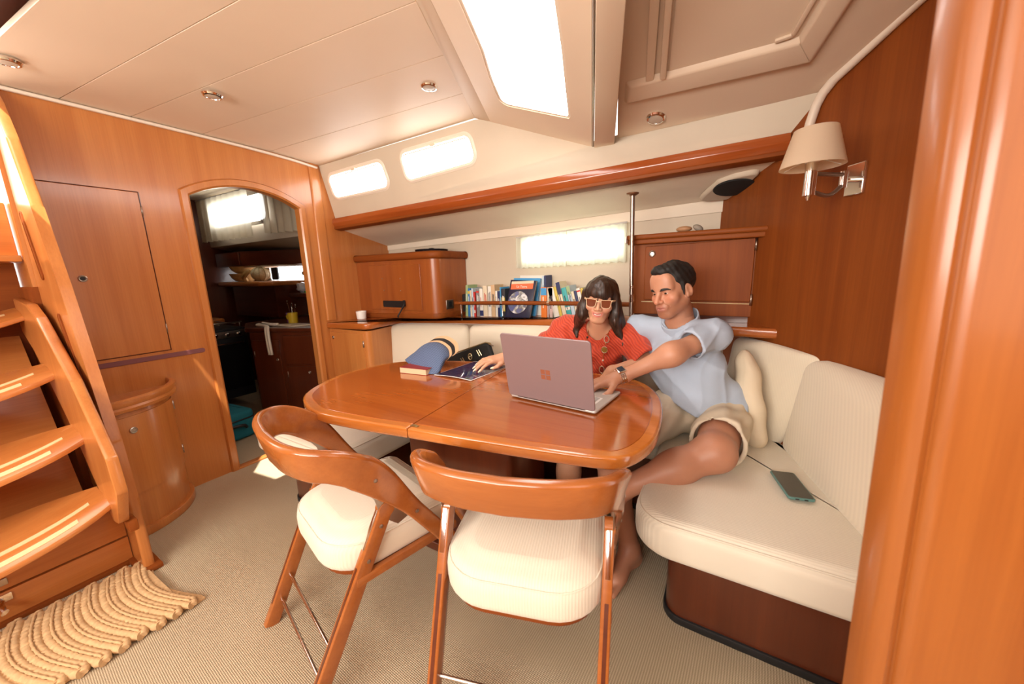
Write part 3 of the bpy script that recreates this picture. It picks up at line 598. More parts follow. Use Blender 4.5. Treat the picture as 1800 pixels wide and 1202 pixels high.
# sink cabinet with faceted front
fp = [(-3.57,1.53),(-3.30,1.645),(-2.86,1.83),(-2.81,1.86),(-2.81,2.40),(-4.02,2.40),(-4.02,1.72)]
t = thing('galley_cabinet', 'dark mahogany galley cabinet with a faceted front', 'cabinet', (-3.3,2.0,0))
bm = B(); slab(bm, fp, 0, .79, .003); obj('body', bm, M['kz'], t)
bm = B(); slab(bm, rpoly([(-3.60,1.51),(-3.31,1.62),(-2.85,1.81),(-2.81,1.83),(-2.81,2.40),(-4.02,2.40),(-4.02,1.70)], .02), .79, .828, .012); obj('worktop', bm, M['kx'], t)
def facet_door(a, b, z0, z1, g=.02):
    a, b = V((*a,0)), V((*b,0)); u = (b-a).normalized(); n_ = V((u.y,-u.x,0)); L_ = (b-a).length
    bm = B(); slab(bm, rpoly([(g,z0),(L_-g,z0),(L_-g,z1),(g,z1)], .004, 2), 0, .014, .004, 2, basis(a, u, (0,0,1), n_)); d = obj('door', bm, M['kz'], t)
    return d, a, u, n_, L_
d, a, u, n_, L_ = facet_door(fp[0], fp[1], .08, .72); knob(d, a+u*(L_-.05)+n_*.014+V((0,0,.55)), n_, .012, 'knob'); hinge(d, a+u*.03+n_*.014+V((0,0,.6)))
d, a, u, n_, L_ = facet_door(fp[1], fp[2], .08, .49); knob(d, a+u*(L_*.5)+n_*.014+V((0,0,.44)), n_, .012, 'knob'); hinge(d, a+u*.03+n_*.014+V((0,0,.42)))
d, a, u, n_, L_ = facet_door(fp[1], fp[2], .51, .76); knob(d, a+u*(L_*.72)+n_*.014+V((0,0,.47)), n_, .012, 'knob')
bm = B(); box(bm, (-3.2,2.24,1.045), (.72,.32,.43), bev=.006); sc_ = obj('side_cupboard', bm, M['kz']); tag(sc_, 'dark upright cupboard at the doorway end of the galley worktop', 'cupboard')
bm = B(); slab(bm, rpoly([(-3.59,2.06),(-2.81,2.06),(-2.81,2.40),(-3.59,2.40)], .02), 1.262, 1.30, .012); obj('top_board', bm, M['kx'], sc_)
t = thing('mug', 'yellow mug crowded with cutlery on the galley worktop', 'mug', (-3.47,1.86,.829))
bm = B(); c0 = V((-3.47,1.86,.829)); lathe(bm, [(.036,0),(.040,.004),(.043,.095),(.040,.098),(.037,.09),(.034,.01)], c0, 22); obj('cup', bm, plain('yellow_glaze', (.66,.46,.03), .3), t)
bm = B(); tube(bm, [c0+V((-.040,-.01,.08)), c0+V((-.068,-.015,.075)), c0+V((-.072,-.015,.045)), c0+V((-.042,-.01,.022))], .006, 8); obj('handle', bm, plain('yellow_handle', (.66,.46,.03), .3), t)
for k, (dx, dy, hh) in enumerate(((-.06,.0,.19),(-.03,.02,.16),(.0,.01,.15),(.03,-.01,.17),(.05,.01,.16))):
    bm = B(); p0 = c0+V((dx*.2,dy*.2,.02)); p1 = c0+V((dx,dy,hh)); tube(bm, [p0,p1], .003, 6); ball(bm, p1, (.011,.005,.018), 10); tag(obj('spoon', bm, M['chrome']), 'steel spoon standing in the yellow mug', 'spoon', 'cutlery in the yellow mug')
bm = B(); lathe(bm, [(.033,0),(.036,.09),(.033,.09),(.03,.004)], (-3.58,1.90,.829), 16); tag(obj('tumbler', bm, plain('violet_plastic', (.22,.05,.30), .3)), 'violet tumbler behind the yellow mug', 'cup')
bm = B(); slab(bm, rpoly([(-3.52,1.68),(-3.22,1.70),(-3.14,1.86),(-3.40,1.84)], .02), .829, .838, .003); tag(obj('chopping_board', bm, plain('pale_board', (.62,.52,.38), .5)), 'pale board lying on the galley worktop beside the mug', 'board')
bm = B()
def strip(pts, w, th=.004):
    pts = [V(p) for p in pts]; sweep(bm, pts, [V((0,0,1)) if i < len(pts)-5 else V((.38,-.92,.2)) for i in range(len(pts))], [w]*len(pts), [th]*len(pts), .5)
pts = cr([(-3.66,1.66,.838),(-3.56,1.60,.842),(-3.46,1.60,.843),(-3.385,1.585,.838),(-3.365,1.572,.815),(-3.365,1.570,.72),(-3.362,1.572,.60)], 4)
for j, dx in enumerate((-.012,.012)): tube(bm, [p+V((dx,.004*j,0)) for p in pts], .012, 8)
tube(bm, cr([(-3.68,1.70,.842),(-3.58,1.66,.85),(-3.48,1.66,.846),(-3.42,1.70,.842)], 5), .014, 8)
tag(obj('tea_towel', bm, M['paper'], smooth=180), 'cream tea towel trailing over the edge of the galley cabinet', 'towel')
t = thing('suitcase', 'teal fabric suitcase with a black zip on the galley floor', 'suitcase', (-3.38,1.12,0))
bm = B(); slab(bm, rpoly([(-3.62,.84),(-3.20,.90),(-3.24,1.34),(-3.66,1.30)], .06, 5), .005, .225, .03, 4, crown=.012); obj('shell', bm, plain('teal_fabric', (.008,.155,.21), .8, bump=.3, bscale=300), t)
bm = B(); rp = inset(rpoly([(-3.62,.84),(-3.20,.90),(-3.24,1.34),(-3.66,1.30)], .06, 5), -.002); tube(bm, [(x,y,.165) for x, y in rp], .006, 6, close=True); obj('zip', bm, M['black'], t)
bm = B(); pts = [(-3.213,1.03,.10),(-3.185,1.05,.13),(-3.185,1.10,.125),(-3.19,1.15,.135),(-3.19,1.22,.13),(-3.218,1.25,.10)]; tube(bm, cr(pts, 4), .012, 8); obj('handle', bm, M['black'], t)
# ================================================================== COMPANIONWAY LADDER
t = thing('companionway_ladder', 'curved-tread teak companionway ladder against the left bulkhead', 'ladder', (-2.35,.0,0))
def pxz(bm, pts, y0, y1, bev=.006): prism(bm, [(x,y0,z) for x, z in pts], (0,y1-y0,0), bev)
plank = [(-2.115,0),(-2.12,.35),(-2.15,.60),(-2.24,.92),(-2.33,1.24),(-2.45,1.56),(-2.56,1.84),(-2.66,2.0),(-2.74,2.075),(-2.74,.25),(-2.26,0)]
bm = B(); pxz(bm, plank, .352, .388, .010); sp = obj('side_panel', bm, M['wz'], t)
def slot(a, b, y):
    a, b = V((a[0],y,a[1])), V((b[0],y,b[1])); u = (b-a).normalized(); w = u.cross(V((0,1,0))).normalized(); L_ = (b-a).length
    bm = B(); rp = rpoly([(0,-.014),(L_,-.014),(L_,.014),(0,.014)], .0139, 5); m4 = basis(a, u, w, u.cross(w))
    ring_plate(bm, [(p[0]-L_/2,p[1]) for p in inset(rp,-.006)], [(p[0]-L_/2,p[1]) for p in rp], basis(a+u*L_/2, u, w, u.cross(w)), -.003, .003); slab(bm, rp, -.0015, .0015, .0005, 1, m4); return obj('handhold', bm, [M['dz']], t)
slot((-2.66,1.555),(-2.56,1.275), .350); slot((-2.455,1.12),(-2.335,.82), .350)
strg = [(-3.0,1.19),(-2.70,1.165),(-2.56,1.11),(-2.23,.87),(-1.965,.60),(-1.945,.46),(-2.04,.30),(-2.11,.285),(-2.22,.40),(-2.48,.68),(-2.80,.95),(-3.0,1.02)]
bm = B(); pxz(bm, strg, .300, .335, .010); obj('string_board', bm, M['wz'], t)
bm = B(); pxz(bm, [(x, z) for x, z in strg], -.80, -.76, .010); obj('string_board', bm, M['wz'], t)
bm = B(); box(bm, (-2.07,.34,.27), (.07,.03,.05), bev=.008); obj('foot_bracket', bm, M['dz'], t)
def tread(x, z):
    ys = [-.76+1.06*k/24 for k in range(25)]
    def zz(y): s = (y+.23)/.53; return .09*s*s-.055
    def xf(y): s = (y+.23)/.53; return x-.045*abs(s)**6
    def xb(y): s = (y+.23)/.53; return x-.40+.20*s*s*abs(s)
    bm = B(); P = []
    for y in ys: P.append([bm.verts.new((a, y, z+zz(y)+b)) for a, b in ((xb(y),-.020),(xf(y)-.13,-.024),(xf(y)-.02,-.052),(xf(y)-.002,-.048),(xf(y),-.036),(xf(y)-.004,-.028),(xf(y)-.04,-.014),(xf(y)-.09,-.003),(xf(y)-.15,.002),(xb(y),.008))])
    for i in range(len(P)-1):
        for k in range(10): bm.faces.new([P[i][k], P[i][(k+1)%10], P[i+1][(k+1)%10], P[i+1][k]])
    bm.faces.new(P[0]); bm.faces.new(P[-1][::-1]); tr = obj('tread', bm, M['wy'], t)
    for d, e0 in ((.022,.075),(.075,.04)):
        bm = B(); yy = [y for y in ys if -.76+e0 <= y <= .30-e0]; top_ = lambda q: np.interp(q, (.004,.04,.09,.15), (-.028,-.014,-.003,.002)); A_ = [[bm.verts.new((xf(y)-d-w, y, z+zz(y)+h+top_(d+w))) for w, h in ((0,-.001),(0,.0018),(.020,.0018),(.020,-.001))] for y in yy]
        for i in range(len(A_)-1):
            for k in range(4): bm.faces.new([A_[i][k], A_[i][(k+1)%4], A_[i+1][(k+1)%4], A_[i+1][k]])
        bm.faces.new(A_[0]); bm.faces.new(A_[-1][::-1]); obj('inlay_strip', bm, M['inlay'], tr)
for x, z in ((-2.045,.365),(-2.215,.61),(-2.465,.855),(-2.80,1.10)): tread(x, z)
bm = B(); prism(bm, [(-2.48,-.76,.14),(-2.48,.30,.14),(-3.16,.30,1.05),(-3.16,-.76,1.05)], (-.02,0,-.02)); obj('back_board', bm, M['wy'], t)
t = thing('kick_board', 'teak kick board across the foot of the ladder with a brass bolt', 'board', (-2.26,-.25,0))
bm = B(); box(bm, (-2.265,-.30,.065), (.02,1.30,.125), bev=.002); obj('lower_board', bm, M['wy'], t)
bm = B(); box(bm, (-2.272,-.30,.215), (.02,1.30,.165), bev=.002); obj('upper_board', bm, M['wy'], t)
bm = B(); box(bm, (-2.25,-.30,.010), (.022,1.32,.02), bev=.004); obj('floor_strip', bm, M['dy'], t)
bm = B(); box(bm, (-2.252,.005,.105), (.006,.055,.03), bev=.002); lathe(bm, [(.009,0),(.012,.01),(.008,.02),(.007,.05),(.009,.055)], n=12, M4=basis((-2.246,.0,.10), (0,1,0), (0,.5,1), (1,.1,-.35))); obj('bolt', bm, M['chrome'], t)
bm = B(); box(bm, (-2.259,.01,.165), (.006,.045,.026), bev=.002); obj('bolt_keeper', bm, M['steel'], t)
bm = B(); box(bm, (-2.19,.37,.012), (.20,.075,.022), bev=.006); obj('foot_block', bm, M['dy'], t)
# companionway sill beyond the bulkhead
t = thing('companionway_sill', 'sunlit teak companionway sill at the top of the ladder', 'sill', (-2.95,-.05,1.2))
bm = B(); box(bm, (-2.90,-.23,1.50), (.05,1.14,.24), bev=.008); obj('upper_panel', bm, M['wy'], t)
bm = B(); box(bm, (-2.96,-.23,1.37), (.30,1.14,.03), bev=.008); obj('step', bm, M['wy'], t)
bm = B(); box(bm, (-3.08,-.23,1.25), (.03,1.14,.24)); obj('lower_panel', bm, M['dy'], t)
bm = B(); box(bm, (-3.3,.36,1.0), (1.0,.03,1.9)); obj('side_lining', bm, M['wx'], t)
bm = B(); box(bm, (-3.14,-.23,.62), (.04,1.2,1.24)); obj('back_panel', bm, M['dy'], t)
bm = B(); box(bm, (-2.95,.345,.62), (.40,.03,1.24)); obj('side_panel', bm, M['dz'], t)
# rope mat
t = thing('rope_mat', 'tan woven rope mat lying at the foot of the ladder', 'mat', (-1.96,-.2,0))
M['rope'] = plain('coir_rope', (.60,.395,.205), .9, noise=.12, nscale=90)
def rope_row(seed):
    rnd = random.Random(seed); bm = B(); x0, x1 = -2.19+rnd.uniform(-.01,.01), -1.715+rnd.uniform(-.012,.012); n_ = 64
    for s_ in (-1, 1):
        pts, rr = [], []
        for i in range(n_+1):
            u = i/n_; x = x0+(x1-x0)*u; sag = -.045*math.sin(PI*min(1,u*1.05))*.9+.03*u*u
            e = 1-max(0,(abs(u-.5)-.46)/.04)*.8
            pts.append(V((x, s_*.0125*max(.15,e)+sag, .016+.0014*math.sin(i*2.1+s_)))); rr.append(.0145*(.9+.13*math.sin(i*2.6+s_*1.4)))
        tube(bm, pts, rr, 9)
    tube(bm, [V((x0+(x1-x0)*i/40, -.045*math.sin(PI*min(1,i/40*1.05))*.9+.03*(i/40)**2, .028)) for i in range(1,40)], [.0045*(1+.3*math.sin(i*2.4)) for i in range(1,40)], 6)
    return bm
bm = B(); slab(bm, [(-2.185,-.78),(-1.73,-.78),(-1.73,.37),(-2.185,.36)], .002, .021, .006, 2); obj('mat_backing', bm, M['rope'], t)
base_rows = []
yy = .352
for k in range(24):
    if k < 4:
        bm = rope_row(k); bmesh.ops.translate(bm, verts=bm.verts, vec=(0,yy,0)); o = obj('rope_row', bm, M['rope'], t, smooth=60); base_rows.append((o, yy))
    else:
        src, y0 = base_rows[k % 4]; o = src.copy(); COL.objects.link(o); o.location = (random.uniform(-.012,.012), yy-y0, 0); OFF[o.name] = off(t)
    yy -= .0475
bm = B(); pts = [(-2.19+.475*i/20, .378-.045*math.sin(PI*min(1,i/20*1.05))*.9+.03*(i/20)**2, .006) for i in range(21)]
sweep(bm, pts, [V((0,0,1))]*21, [.035]*21, [.008]*21, .5); obj('end_binding', bm, M['rope'], t)
# ================================================================== QUARTER-ROUND CORNER CABINET
t = thing('corner_cabinet', 'quarter-round teak cabinet with a recessed top beside the ladder', 'cabinet', (-2.64,.55,0))
def qarc(r, a0=0, a1=90, n=16, c=(XL+.002,.395)): return [(c[0]+r*math.cos(math.radians(a0+(a1-a0)*k/n)), c[1]+r*math.sin(math.radians(a0+(a1-a0)*k/n))) for k in range(n+1)]
bm = B(); slab(bm, qarc(.315)+[(XL+.002,.395)], 0, .655, .001, 1); obj('body', bm, M['wz'], t)
bm = B(); slab(bm, qarc(.335)+[(XL+.002,.395)], 0, .045, .004, 2); obj('plinth', bm, M['wz'], t)
bm = B(); slab(bm, qarc(.345)+[(XL+.002,.395)], .655, .668, .004, 2); obj('top_board', bm, M['wx'], t)
bm = B(); pr = [(.330,.640),(.345,.645),(.349,.660),(.342,.670),(.349,.682),(.349,.700),(.340,.708),(.326,.708),(.322,.700),(.322,.665)]
rg = [[bm.verts.new((x,y,z)) for x, y in qarc(r, 0, 90, 20)] for r, z in pr]
for i in range(len(rg)):
    a, b = rg[i], rg[(i+1)%len(rg)]
    for k in range(20): bm.faces.new([a[k], a[k+1], b[k+1], b[k]])
obj('rim', bm, M['wx'], t)
bm = B(); rg = [[bm.verts.new((x,y,z)) for x, y in qarc(r, 6, 80, 16)] for r, z in ((.312,.225),(.320,.225),(.320,.615),(.312,.615))]
for i in range(4):
    a, b = rg[i], rg[(i+1)%4]
    for k in range(16): bm.faces.new([a[k], a[k+1], b[k+1], b[k]])
for k in (0, 16): bm.faces.new([rg[i][k] for i in range(4)])
dd = obj('door', bm, M['wz'], t)
def qa(r, a, z): p = qarc(r, a, a+1, 1)[0]; return V((p[0], p[1], z))
knob(dd, qa(.321,16,.545), qa(1,16,0)-qa(0,16,0), .016); hinge(dd, qa(.321,80,.555), .05, .01); hinge(dd, qa(.321,80,.285), .05, .01)
# ================================================================== SETTEE
def zs(x): return .885 + .026*(x+2.753)
def base(name, poly, z1, lab):
    bm = B(); slab(bm, poly, .0, z1, .004, 2); o = tag(obj(name, bm, M['kz']), lab, 'settee base')
    bm = B(); slab(bm, inset(poly, -.008), 0.0, .03, .004, 2); obj('kick_strip', bm, M['black'], o); return o
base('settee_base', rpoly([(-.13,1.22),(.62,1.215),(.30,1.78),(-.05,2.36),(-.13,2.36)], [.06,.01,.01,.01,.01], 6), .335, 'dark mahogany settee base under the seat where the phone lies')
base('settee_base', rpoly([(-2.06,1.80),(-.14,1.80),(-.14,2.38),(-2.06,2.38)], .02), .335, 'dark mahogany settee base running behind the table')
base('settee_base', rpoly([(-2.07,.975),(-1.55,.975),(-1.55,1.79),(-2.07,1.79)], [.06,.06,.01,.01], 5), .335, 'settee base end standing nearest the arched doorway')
def seat_cushion(name, poly, mat, lab, z0=.336, z1=.474, r=.04, seam=True):
    bm = B(); slab(bm, poly, z0, z1, r, 5, r0=.035); o = tag(obj(name, bm, mat, smooth=180), lab, 'cushion')
    bm = B(); tube(bm, [(x,y,z1-.012) for x, y in inset(poly, .010)], .0028, 6, close=True); obj('piping', bm, mat, o, smooth=180); return o
seat_cushion('seat_cushion', rpoly([(-.235,1.085),(.62,1.09),(.40,1.62),(.265,1.86),(.16,2.06),(-.235,2.06)], [.13,.02,.02,.02,.02,.03], 8), M['cuy'], 'cream ribbed seat cushion with the phone lying on it')
seat_cushion('seat_cushion', rpoly([(-1.42,1.70),(-.245,1.70),(-.245,2.08),(-1.42,2.08)], [.02]*4, 5), M['cux'], 'cream ribbed seat cushion beneath the two people')
seat_cushion('seat_cushion', rpoly([(-2.17,1.75),(-2.19,.93),(-2.14,.86),(-1.55,.86),(-1.45,.93),(-1.44,1.70),(-1.44,2.06),(-2.17,2.06)][::-1], [.02,.02,.02,.09,.09,.09,.09,.02], 6), M['cux'], 'cream ribbed seat cushion at the doorway end of the settee')
def back_cushion(lab, lo, hi, r=.05, mat=None):
    bm = B(); puff(bm, lo, hi, r, 10, .012); return tag(obj('back_cushion', bm, mat or M['cuz'], smooth=180), lab, 'cushion')
def upright(x0, y0, x1, y1, zt0, zt1, th, lab, lean=.025):
    f0, f1 = V((x0,y0,.462)), V((x1,y1,.462)); u = (f1-f0).normalized(); n_ = V((-u.y,u.x,0))
    lo = [f0, f1, f1+n_*th, f0+n_*th]; hi = [V((p.x,p.y,z))+n_*lean for p, z in zip(lo, (zt0,zt1,zt1,zt0))]
    return back_cushion(lab, lo, hi)
upright(-2.41, 1.985, -1.615, 2.035, .842, .872, .085, 'cream back cushion beside the small locker, behind the visor')
upright(-1.605, 2.035, -.62, 2.06, .872, .888, .085, 'cream back cushion behind the clutch bag and the woman')
upright(-.61, 2.06, -.02, 2.06, .888, .890, .085, 'cream back cushion behind the man')
back_cushion('tall cream back cushion in the settee corner beside the pillow', [V((-.03,2.03,.462)), V((.215,1.86,.462)), V((.262,1.885,.462)), V((.01,2.20,.462))], [V((.02,2.09,.885)), V((.24,1.80,.885)), V((.335,1.715,.895)), V((.045,2.22,.885))], .035)
back_cushion('large cream back cushion against the dark bulkhead, above the phone', [V((.222,1.85,.462)), V((.405,1.09,.462)), V((.60,1.10,.462)), V((.268,1.87,.462))], [V((.262,1.79,.87)), V((.44,1.09,.87)), V((.625,1.13,.895)), V((.335,1.735,.895))], .045)
bm = B(); puff(bm, [V((.035,1.80,.475)), V((.165,1.72,.475)), V((.20,1.83,.475)), V((.08,1.95,.475))], [V((.02,1.84,.86)), V((.095,1.76,.83)), V((.13,1.86,.86)), V((.05,1.95,.87))], .07, 10, .02)
for v in bm.verts: v.co += V((math.sin(v.co.z*40+v.co.y*25), math.sin(v.co.z*33+1), math.cos(v.co.y*40)))*.004
tag(obj('throw_pillow', bm, M['pillow'], smooth=180), 'plain beige pillow squeezed between the man and the corner cushions', 'pillow')
# ================================================================== SHELF, LOCKERS, CABINETS
shp = [(-2.752,1.728),(-2.262,1.728),(-2.32,2.09),(-1.75,2.145),(-1.0,2.155),(-.40,2.09),(.205,1.955),(-.062,2.416),(-2.752,2.416)]
bm = B(); slab(bm, rpoly(shp, [.004,.06,.05,.02,.02,.02,.004,.004,.004], 6), -.046, 0, .014, 4)
for v in bm.verts: v.co.z += zs(v.co.x)
tag(obj('bookshelf_ledge', bm, wood('ledge_teak', (.36,.088,.016), (.48,.14,.026), 'x', .22, .5)), 'long teak ledge carrying the books and cabinets behind the settee', 'shelf')
t = thing('small_locker', 'small teak locker under the ledge end that holds the candle cup', 'locker', (-2.5,1.9,0))
bm = B(); slab(bm, rpoly([(-2.752,1.745),(-2.285,1.745),(-2.36,2.10),(-2.752,2.10)], [.002,.04,.02,.002], 6), 0, .838, .002, 1); obj('body', bm, M['wz'], t)
bm = B(); slab(bm, rpoly([(-2.73,.12),(-2.335,.12),(-2.335,.815),(-2.73,.815)], .004, 2), 0, .008, .003, 2, basis((0,1.746,0), (1,0,0), (0,0,1), (0,-1,0))); d = obj('door', bm, M['wz'], t)
knob(d, (-2.70,1.738,.77), (0,-1,0), .013); hinge(d, (-2.338,1.737,.74), .05, .008)
t = thing('corner_media_cabinet', 'teak cabinet with a rounded corner and an empty slot, round black tray on top', 'cabinet', (-2.3,2.2,.9))
body = rpoly([(-2.752,2.06),(-1.866,2.06),(-1.866,2.416),(-2.752,2.416)], [.002,.07,.002,.002], 8)
bm = B(); slab(bm, body, 0, 1.352, .001, 1)
for v in bm.verts: v.co.z = (zs(v.co.x)+.001) if v.co.z < .7 else v.co.z
obj('body', bm, wood('cabinet_teak', (.27,.066,.013), (.37,.105,.02), 'z', .35, .15), t)
bm = B(); slab(bm, rpoly([(-2.752,2.035),(-1.84,2.035),(-1.84,2.416),(-2.752,2.416)], [.002,.09,.002,.002], 8), 1.352, 1.408, .024, 5); obj('top_moulding', bm, M['dx'], t)
bm = B(); slab(bm, rpoly([(-2.752,2.052),(-1.858,2.052),(-1.858,2.416),(-2.752,2.416)], [.002,.075,.002,.002], 8), 0, .04, .004, 2)
for v in bm.verts: v.co.z += zs(v.co.x)+.001
obj('plinth', bm, M['dx'], t)
fm = basis((0,2.06,0), (1,0,0), (0,0,1), (0,-1,0))
bm = B(); slab(bm, rpoly([(-2.60,.965),(-2.02,.965),(-2.02,1.32),(-2.60,1.32)], .006, 3), 0, .007, .003, 2, fm); dr = obj('front_panel', bm, wood('panel_teak', (.27,.066,.013), (.37,.105,.02), 'z', .35, .15), t)
bm = B(); slab(bm, rpoly([(-2.455,.985),(-2.215,.985),(-2.215,1.038),(-2.455,1.038)], .008, 3), .0065, .0085, .001, 1, fm); obj('slot', bm, M['black'], dr)
for x, z in ((-2.43,1.12),(-2.24,1.118),(-2.44,1.215),(-2.235,1.212)):
    bm = B(); lathe(bm, [(.005,0),(.005,.001),(.003,.002)], n=10, M4=basis((x,2.053,z), (1,0,0), (0,0,1), (0,-1,0))); obj('screw', bm, M['steel'], dr)
bm = B(); pts = cr([(-2.20,2.046,1.035),(-2.19,2.03,1.01),(-2.215,2.02,.97),(-2.235,2.0,.925),(-2.22,1.99,.918)], 5); tube(bm, pts, .006, 7); box(bm, (-2.20,2.04,1.02), (.022,.012,.05), bev=.004); obj('dangling_lead', bm, M['black'], t)
sm = basis((-1.866,0,0), (0,1,0), (0,0,1), (1,0,0))
bm = B(); slab(bm, rpoly([(2.145,.972),(2.228,.972),(2.228,1.042),(2.145,1.042)], .006, 3), 0, .008, .002, 2, sm); sk = obj('socket_plate', bm, M['steel'], t)
bm = B(); slab(bm, rpoly([(2.168,.985),(2.205,.985),(2.205,1.03),(2.168,1.03)], .004, 2), .008, .010, .001, 1, sm); obj('socket', bm, M['black'], sk)
bm = B(); box(bm, (-1.79,2.30,1.01), (.045,.05,.14), bev=.012); tag(obj('radio_handset', bm, M['black']), 'black radio handset standing at the cabinet end of the ledge', 'handset')
bm = B(); c0 = (-2.06,2.24,1.409); lathe(bm, [(.10,0),(.125,.006),(.13,.018),(.126,.02),(.10,.010),(.03,.012),(.02,.03),(.008,.032)], c0, 28); tag(obj('round_tray', bm, plain('black_lacquer', (.012,.012,.014), .2)), 'round black tray lying on top of the rounded cabinet', 'tray')
bm = B(); c0 = V((-2.63,1.965,zs(-2.63)+.001)); lathe(bm, [(.030,0),(.036,.004),(.041,.062),(.039,.066),(.036,.062),(.033,.03),(.005,.029)], c0, 24); t = tag(obj('candle_cup', bm, M['white']), 'small white candle cup standing on the ledge end', 'cup')
# right cabinet
t = thing('wall_cabinet', 'dark teak cabinet with one flap door behind the man', 'cabinet', (-.17,2.2,.95))
bm = B(); slab(bm, [(-.478,2.13),(.108,2.13),(-.06,2.416),(-.478,2.416)], .99, 1.366, .002, 1); obj('body', bm, M['dz'], t)
bm = B(); slab(bm, [(-.47,2.145),(.095,2.145),(-.06,2.416),(-.47,2.416)], .90, .992, .002, 1)
for v in bm.verts: v.co.z = (zs(v.co.x)+.001) if v.co.z < .95 else v.co.z
obj('plinth', bm, M['kx'], t)
bm = B(); slab(bm, rpoly([(-.515,2.10),(.135,2.085),(-.055,2.414),(-.515,2.414)], [.03,.004,.002,.002], 5), 1.366, 1.392, .006, 3); slab(bm, rpoly([(-.52,2.09),(.14,2.072),(-.055,2.414),(-.52,2.414)], [.03,.004,.002,.002], 5), 1.390, 1.416, .010, 4); obj('top_moulding', bm, M['dx'], t)
fm2 = basis((0,2.13,0), (1,0,0), (0,0,1), (0,-1,0))
bm = B(); slab(bm, rpoly([(-.418,1.07),(.079,1.065),(.079,1.366),(-.418,1.352)], .004, 2), 0, .010, .003, 2, fm2); d = obj('door', bm, wood('flap_teak', (.200,.044,.005), (.270,.066,.008), 'z', .5, .0), t)
bm = B(); tube(bm, [(-.43,2.1285,1.058),(.078,2.1285,1.054)], .0022, 6); obj('pale_edge', bm, M['inlay'], t)
knob(d, (-.382,2.12,1.314), (0,-1,0), .017); hinge(d, (.082,2.118,1.335), .055, .009); hinge(d, (.082,2.118,1.075), .055, .009)
bm = B(); box(bm, (-.517,2.10,1.392), (.012,.03,.036), bev=.004); obj('end_cap', bm, M['white'], t)
bm = B(); ball(bm, (-.235,2.14,1.431), (.038,.024,.015), 12); tag(obj('shell', bm, plain('sea_shell', (.45,.24,.12), .5)), 'brown shell on top of the cabinet behind the man', 'shell')
bm = B(); ball(bm, (-.17,2.13,1.431), (.026,.02,.015), 12, Matrix.Rotation(.5,4,'Y')); tag(obj('pebble', bm, plain('grey_stone', (.30,.26,.21), .7)), 'grey pebble beside the brown shell', 'pebble')
# fiddle rail with steel brackets
t = thing('fiddle_rail', 'round teak fiddle rail on steel posts in front of the books', 'rail', (-1.2,2.17,.92))
rl = cr([(-1.79,2.168,1.018),(-1.40,2.172,1.027),(-1.02,2.172,1.033),(-.74,2.165,1.036),(-.50,2.15,1.037)], 6)
bm = B(); tube(bm, rl, .0135, 12); obj('rail', bm, M['dx'], t)
for x, z in ((-1.745,1.019),(-1.378,1.027),(-1.018,1.033),(-.66,1.036)):
    bm = B(); tube(bm, [(x-.009,2.171,z-.0002),(x+.009,2.171,z+.0002)], .0155, 12); tube(bm, [(x,2.178,zs(x)+.001),(x,2.176,z)], .0045, 8); obj('bracket', bm, M['chrome'], t)
t = thing('handhold_pole', 'slim steel handhold pole beside the wall cabinet', 'pole', (-.47,2.08,.96))
bm = B(); tube(bm, [(-.466,2.055,zs(-.466)+.001),(-.480,2.06,1.622)], .0115, 14); obj('tube', bm, M['steel'], t)
bm = B(); lathe(bm, [(.016,0),(.030,.008),(.032,.014)], (-.480,2.06,1.610), 18); obj('flange', bm, plain('bronze_flange', (.25,.12,.06), .35, .6), t)
bm = B(); tube(bm, [(-.467,2.055,1.06),(-.4665,2.055,1.10)], .0135, 14); tube(bm, [(-.468,2.055,1.135),(-.4682,2.055,1.15)], .013, 14); obj('clamp', bm, M['chrome'], t)
# speaker pod under the side deck
up = (U1-U0).cross(U3-U0).normalized()
if up.z > 0: up = -up
def onu(x, y, d=0):
    z = U0.z - (up.x*(x-U0.x)+up.y*(y-U0.y))/up.z; return V((x,y,z)) + up*d
t = thing('speaker', 'oval black loudspeaker in a cream pod under the side deck', 'speaker', onu(-.03,2.2))
bm = B(); pod = [(-.20,2.36),(-.17,2.28),(-.10,2.155),(-.03,2.12),(.09,2.105),(.02,2.26),(-.05,2.385)]; pp_ = rpoly(pod, .03, 4)
m4 = basis(onu(0,0), (1,0,0), (onu(0,1)-onu(0,0)).normalized(), up); lowr = pp_
rg = [[bm.verts.new(onu(x,y,d)) for x, y in inset(pp_, i_)] for i_, d in ((0,-.002),(.004,.010),(.014,.017))]
for a, b in zip(rg[:-1], rg[1:]):
    for k in range(len(a)): bm.faces.new([a[k], a[(k+1)%len(a)], b[(k+1)%len(b)], b[k]])
bm.faces.new(rg[-1]); obj('pod', bm, M['hullw'], t)
ux = (onu(1,2.2)-onu(0,2.2)).normalized(); bm = B(); lathe(bm, [(.088,0),(.092,.004),(.088,.009),(.02,.012)], n=32, M4=basis(onu(-.03,2.225,.016), ux, up.cross(ux), up)); obj('grille', bm, M['blackfab'], t)
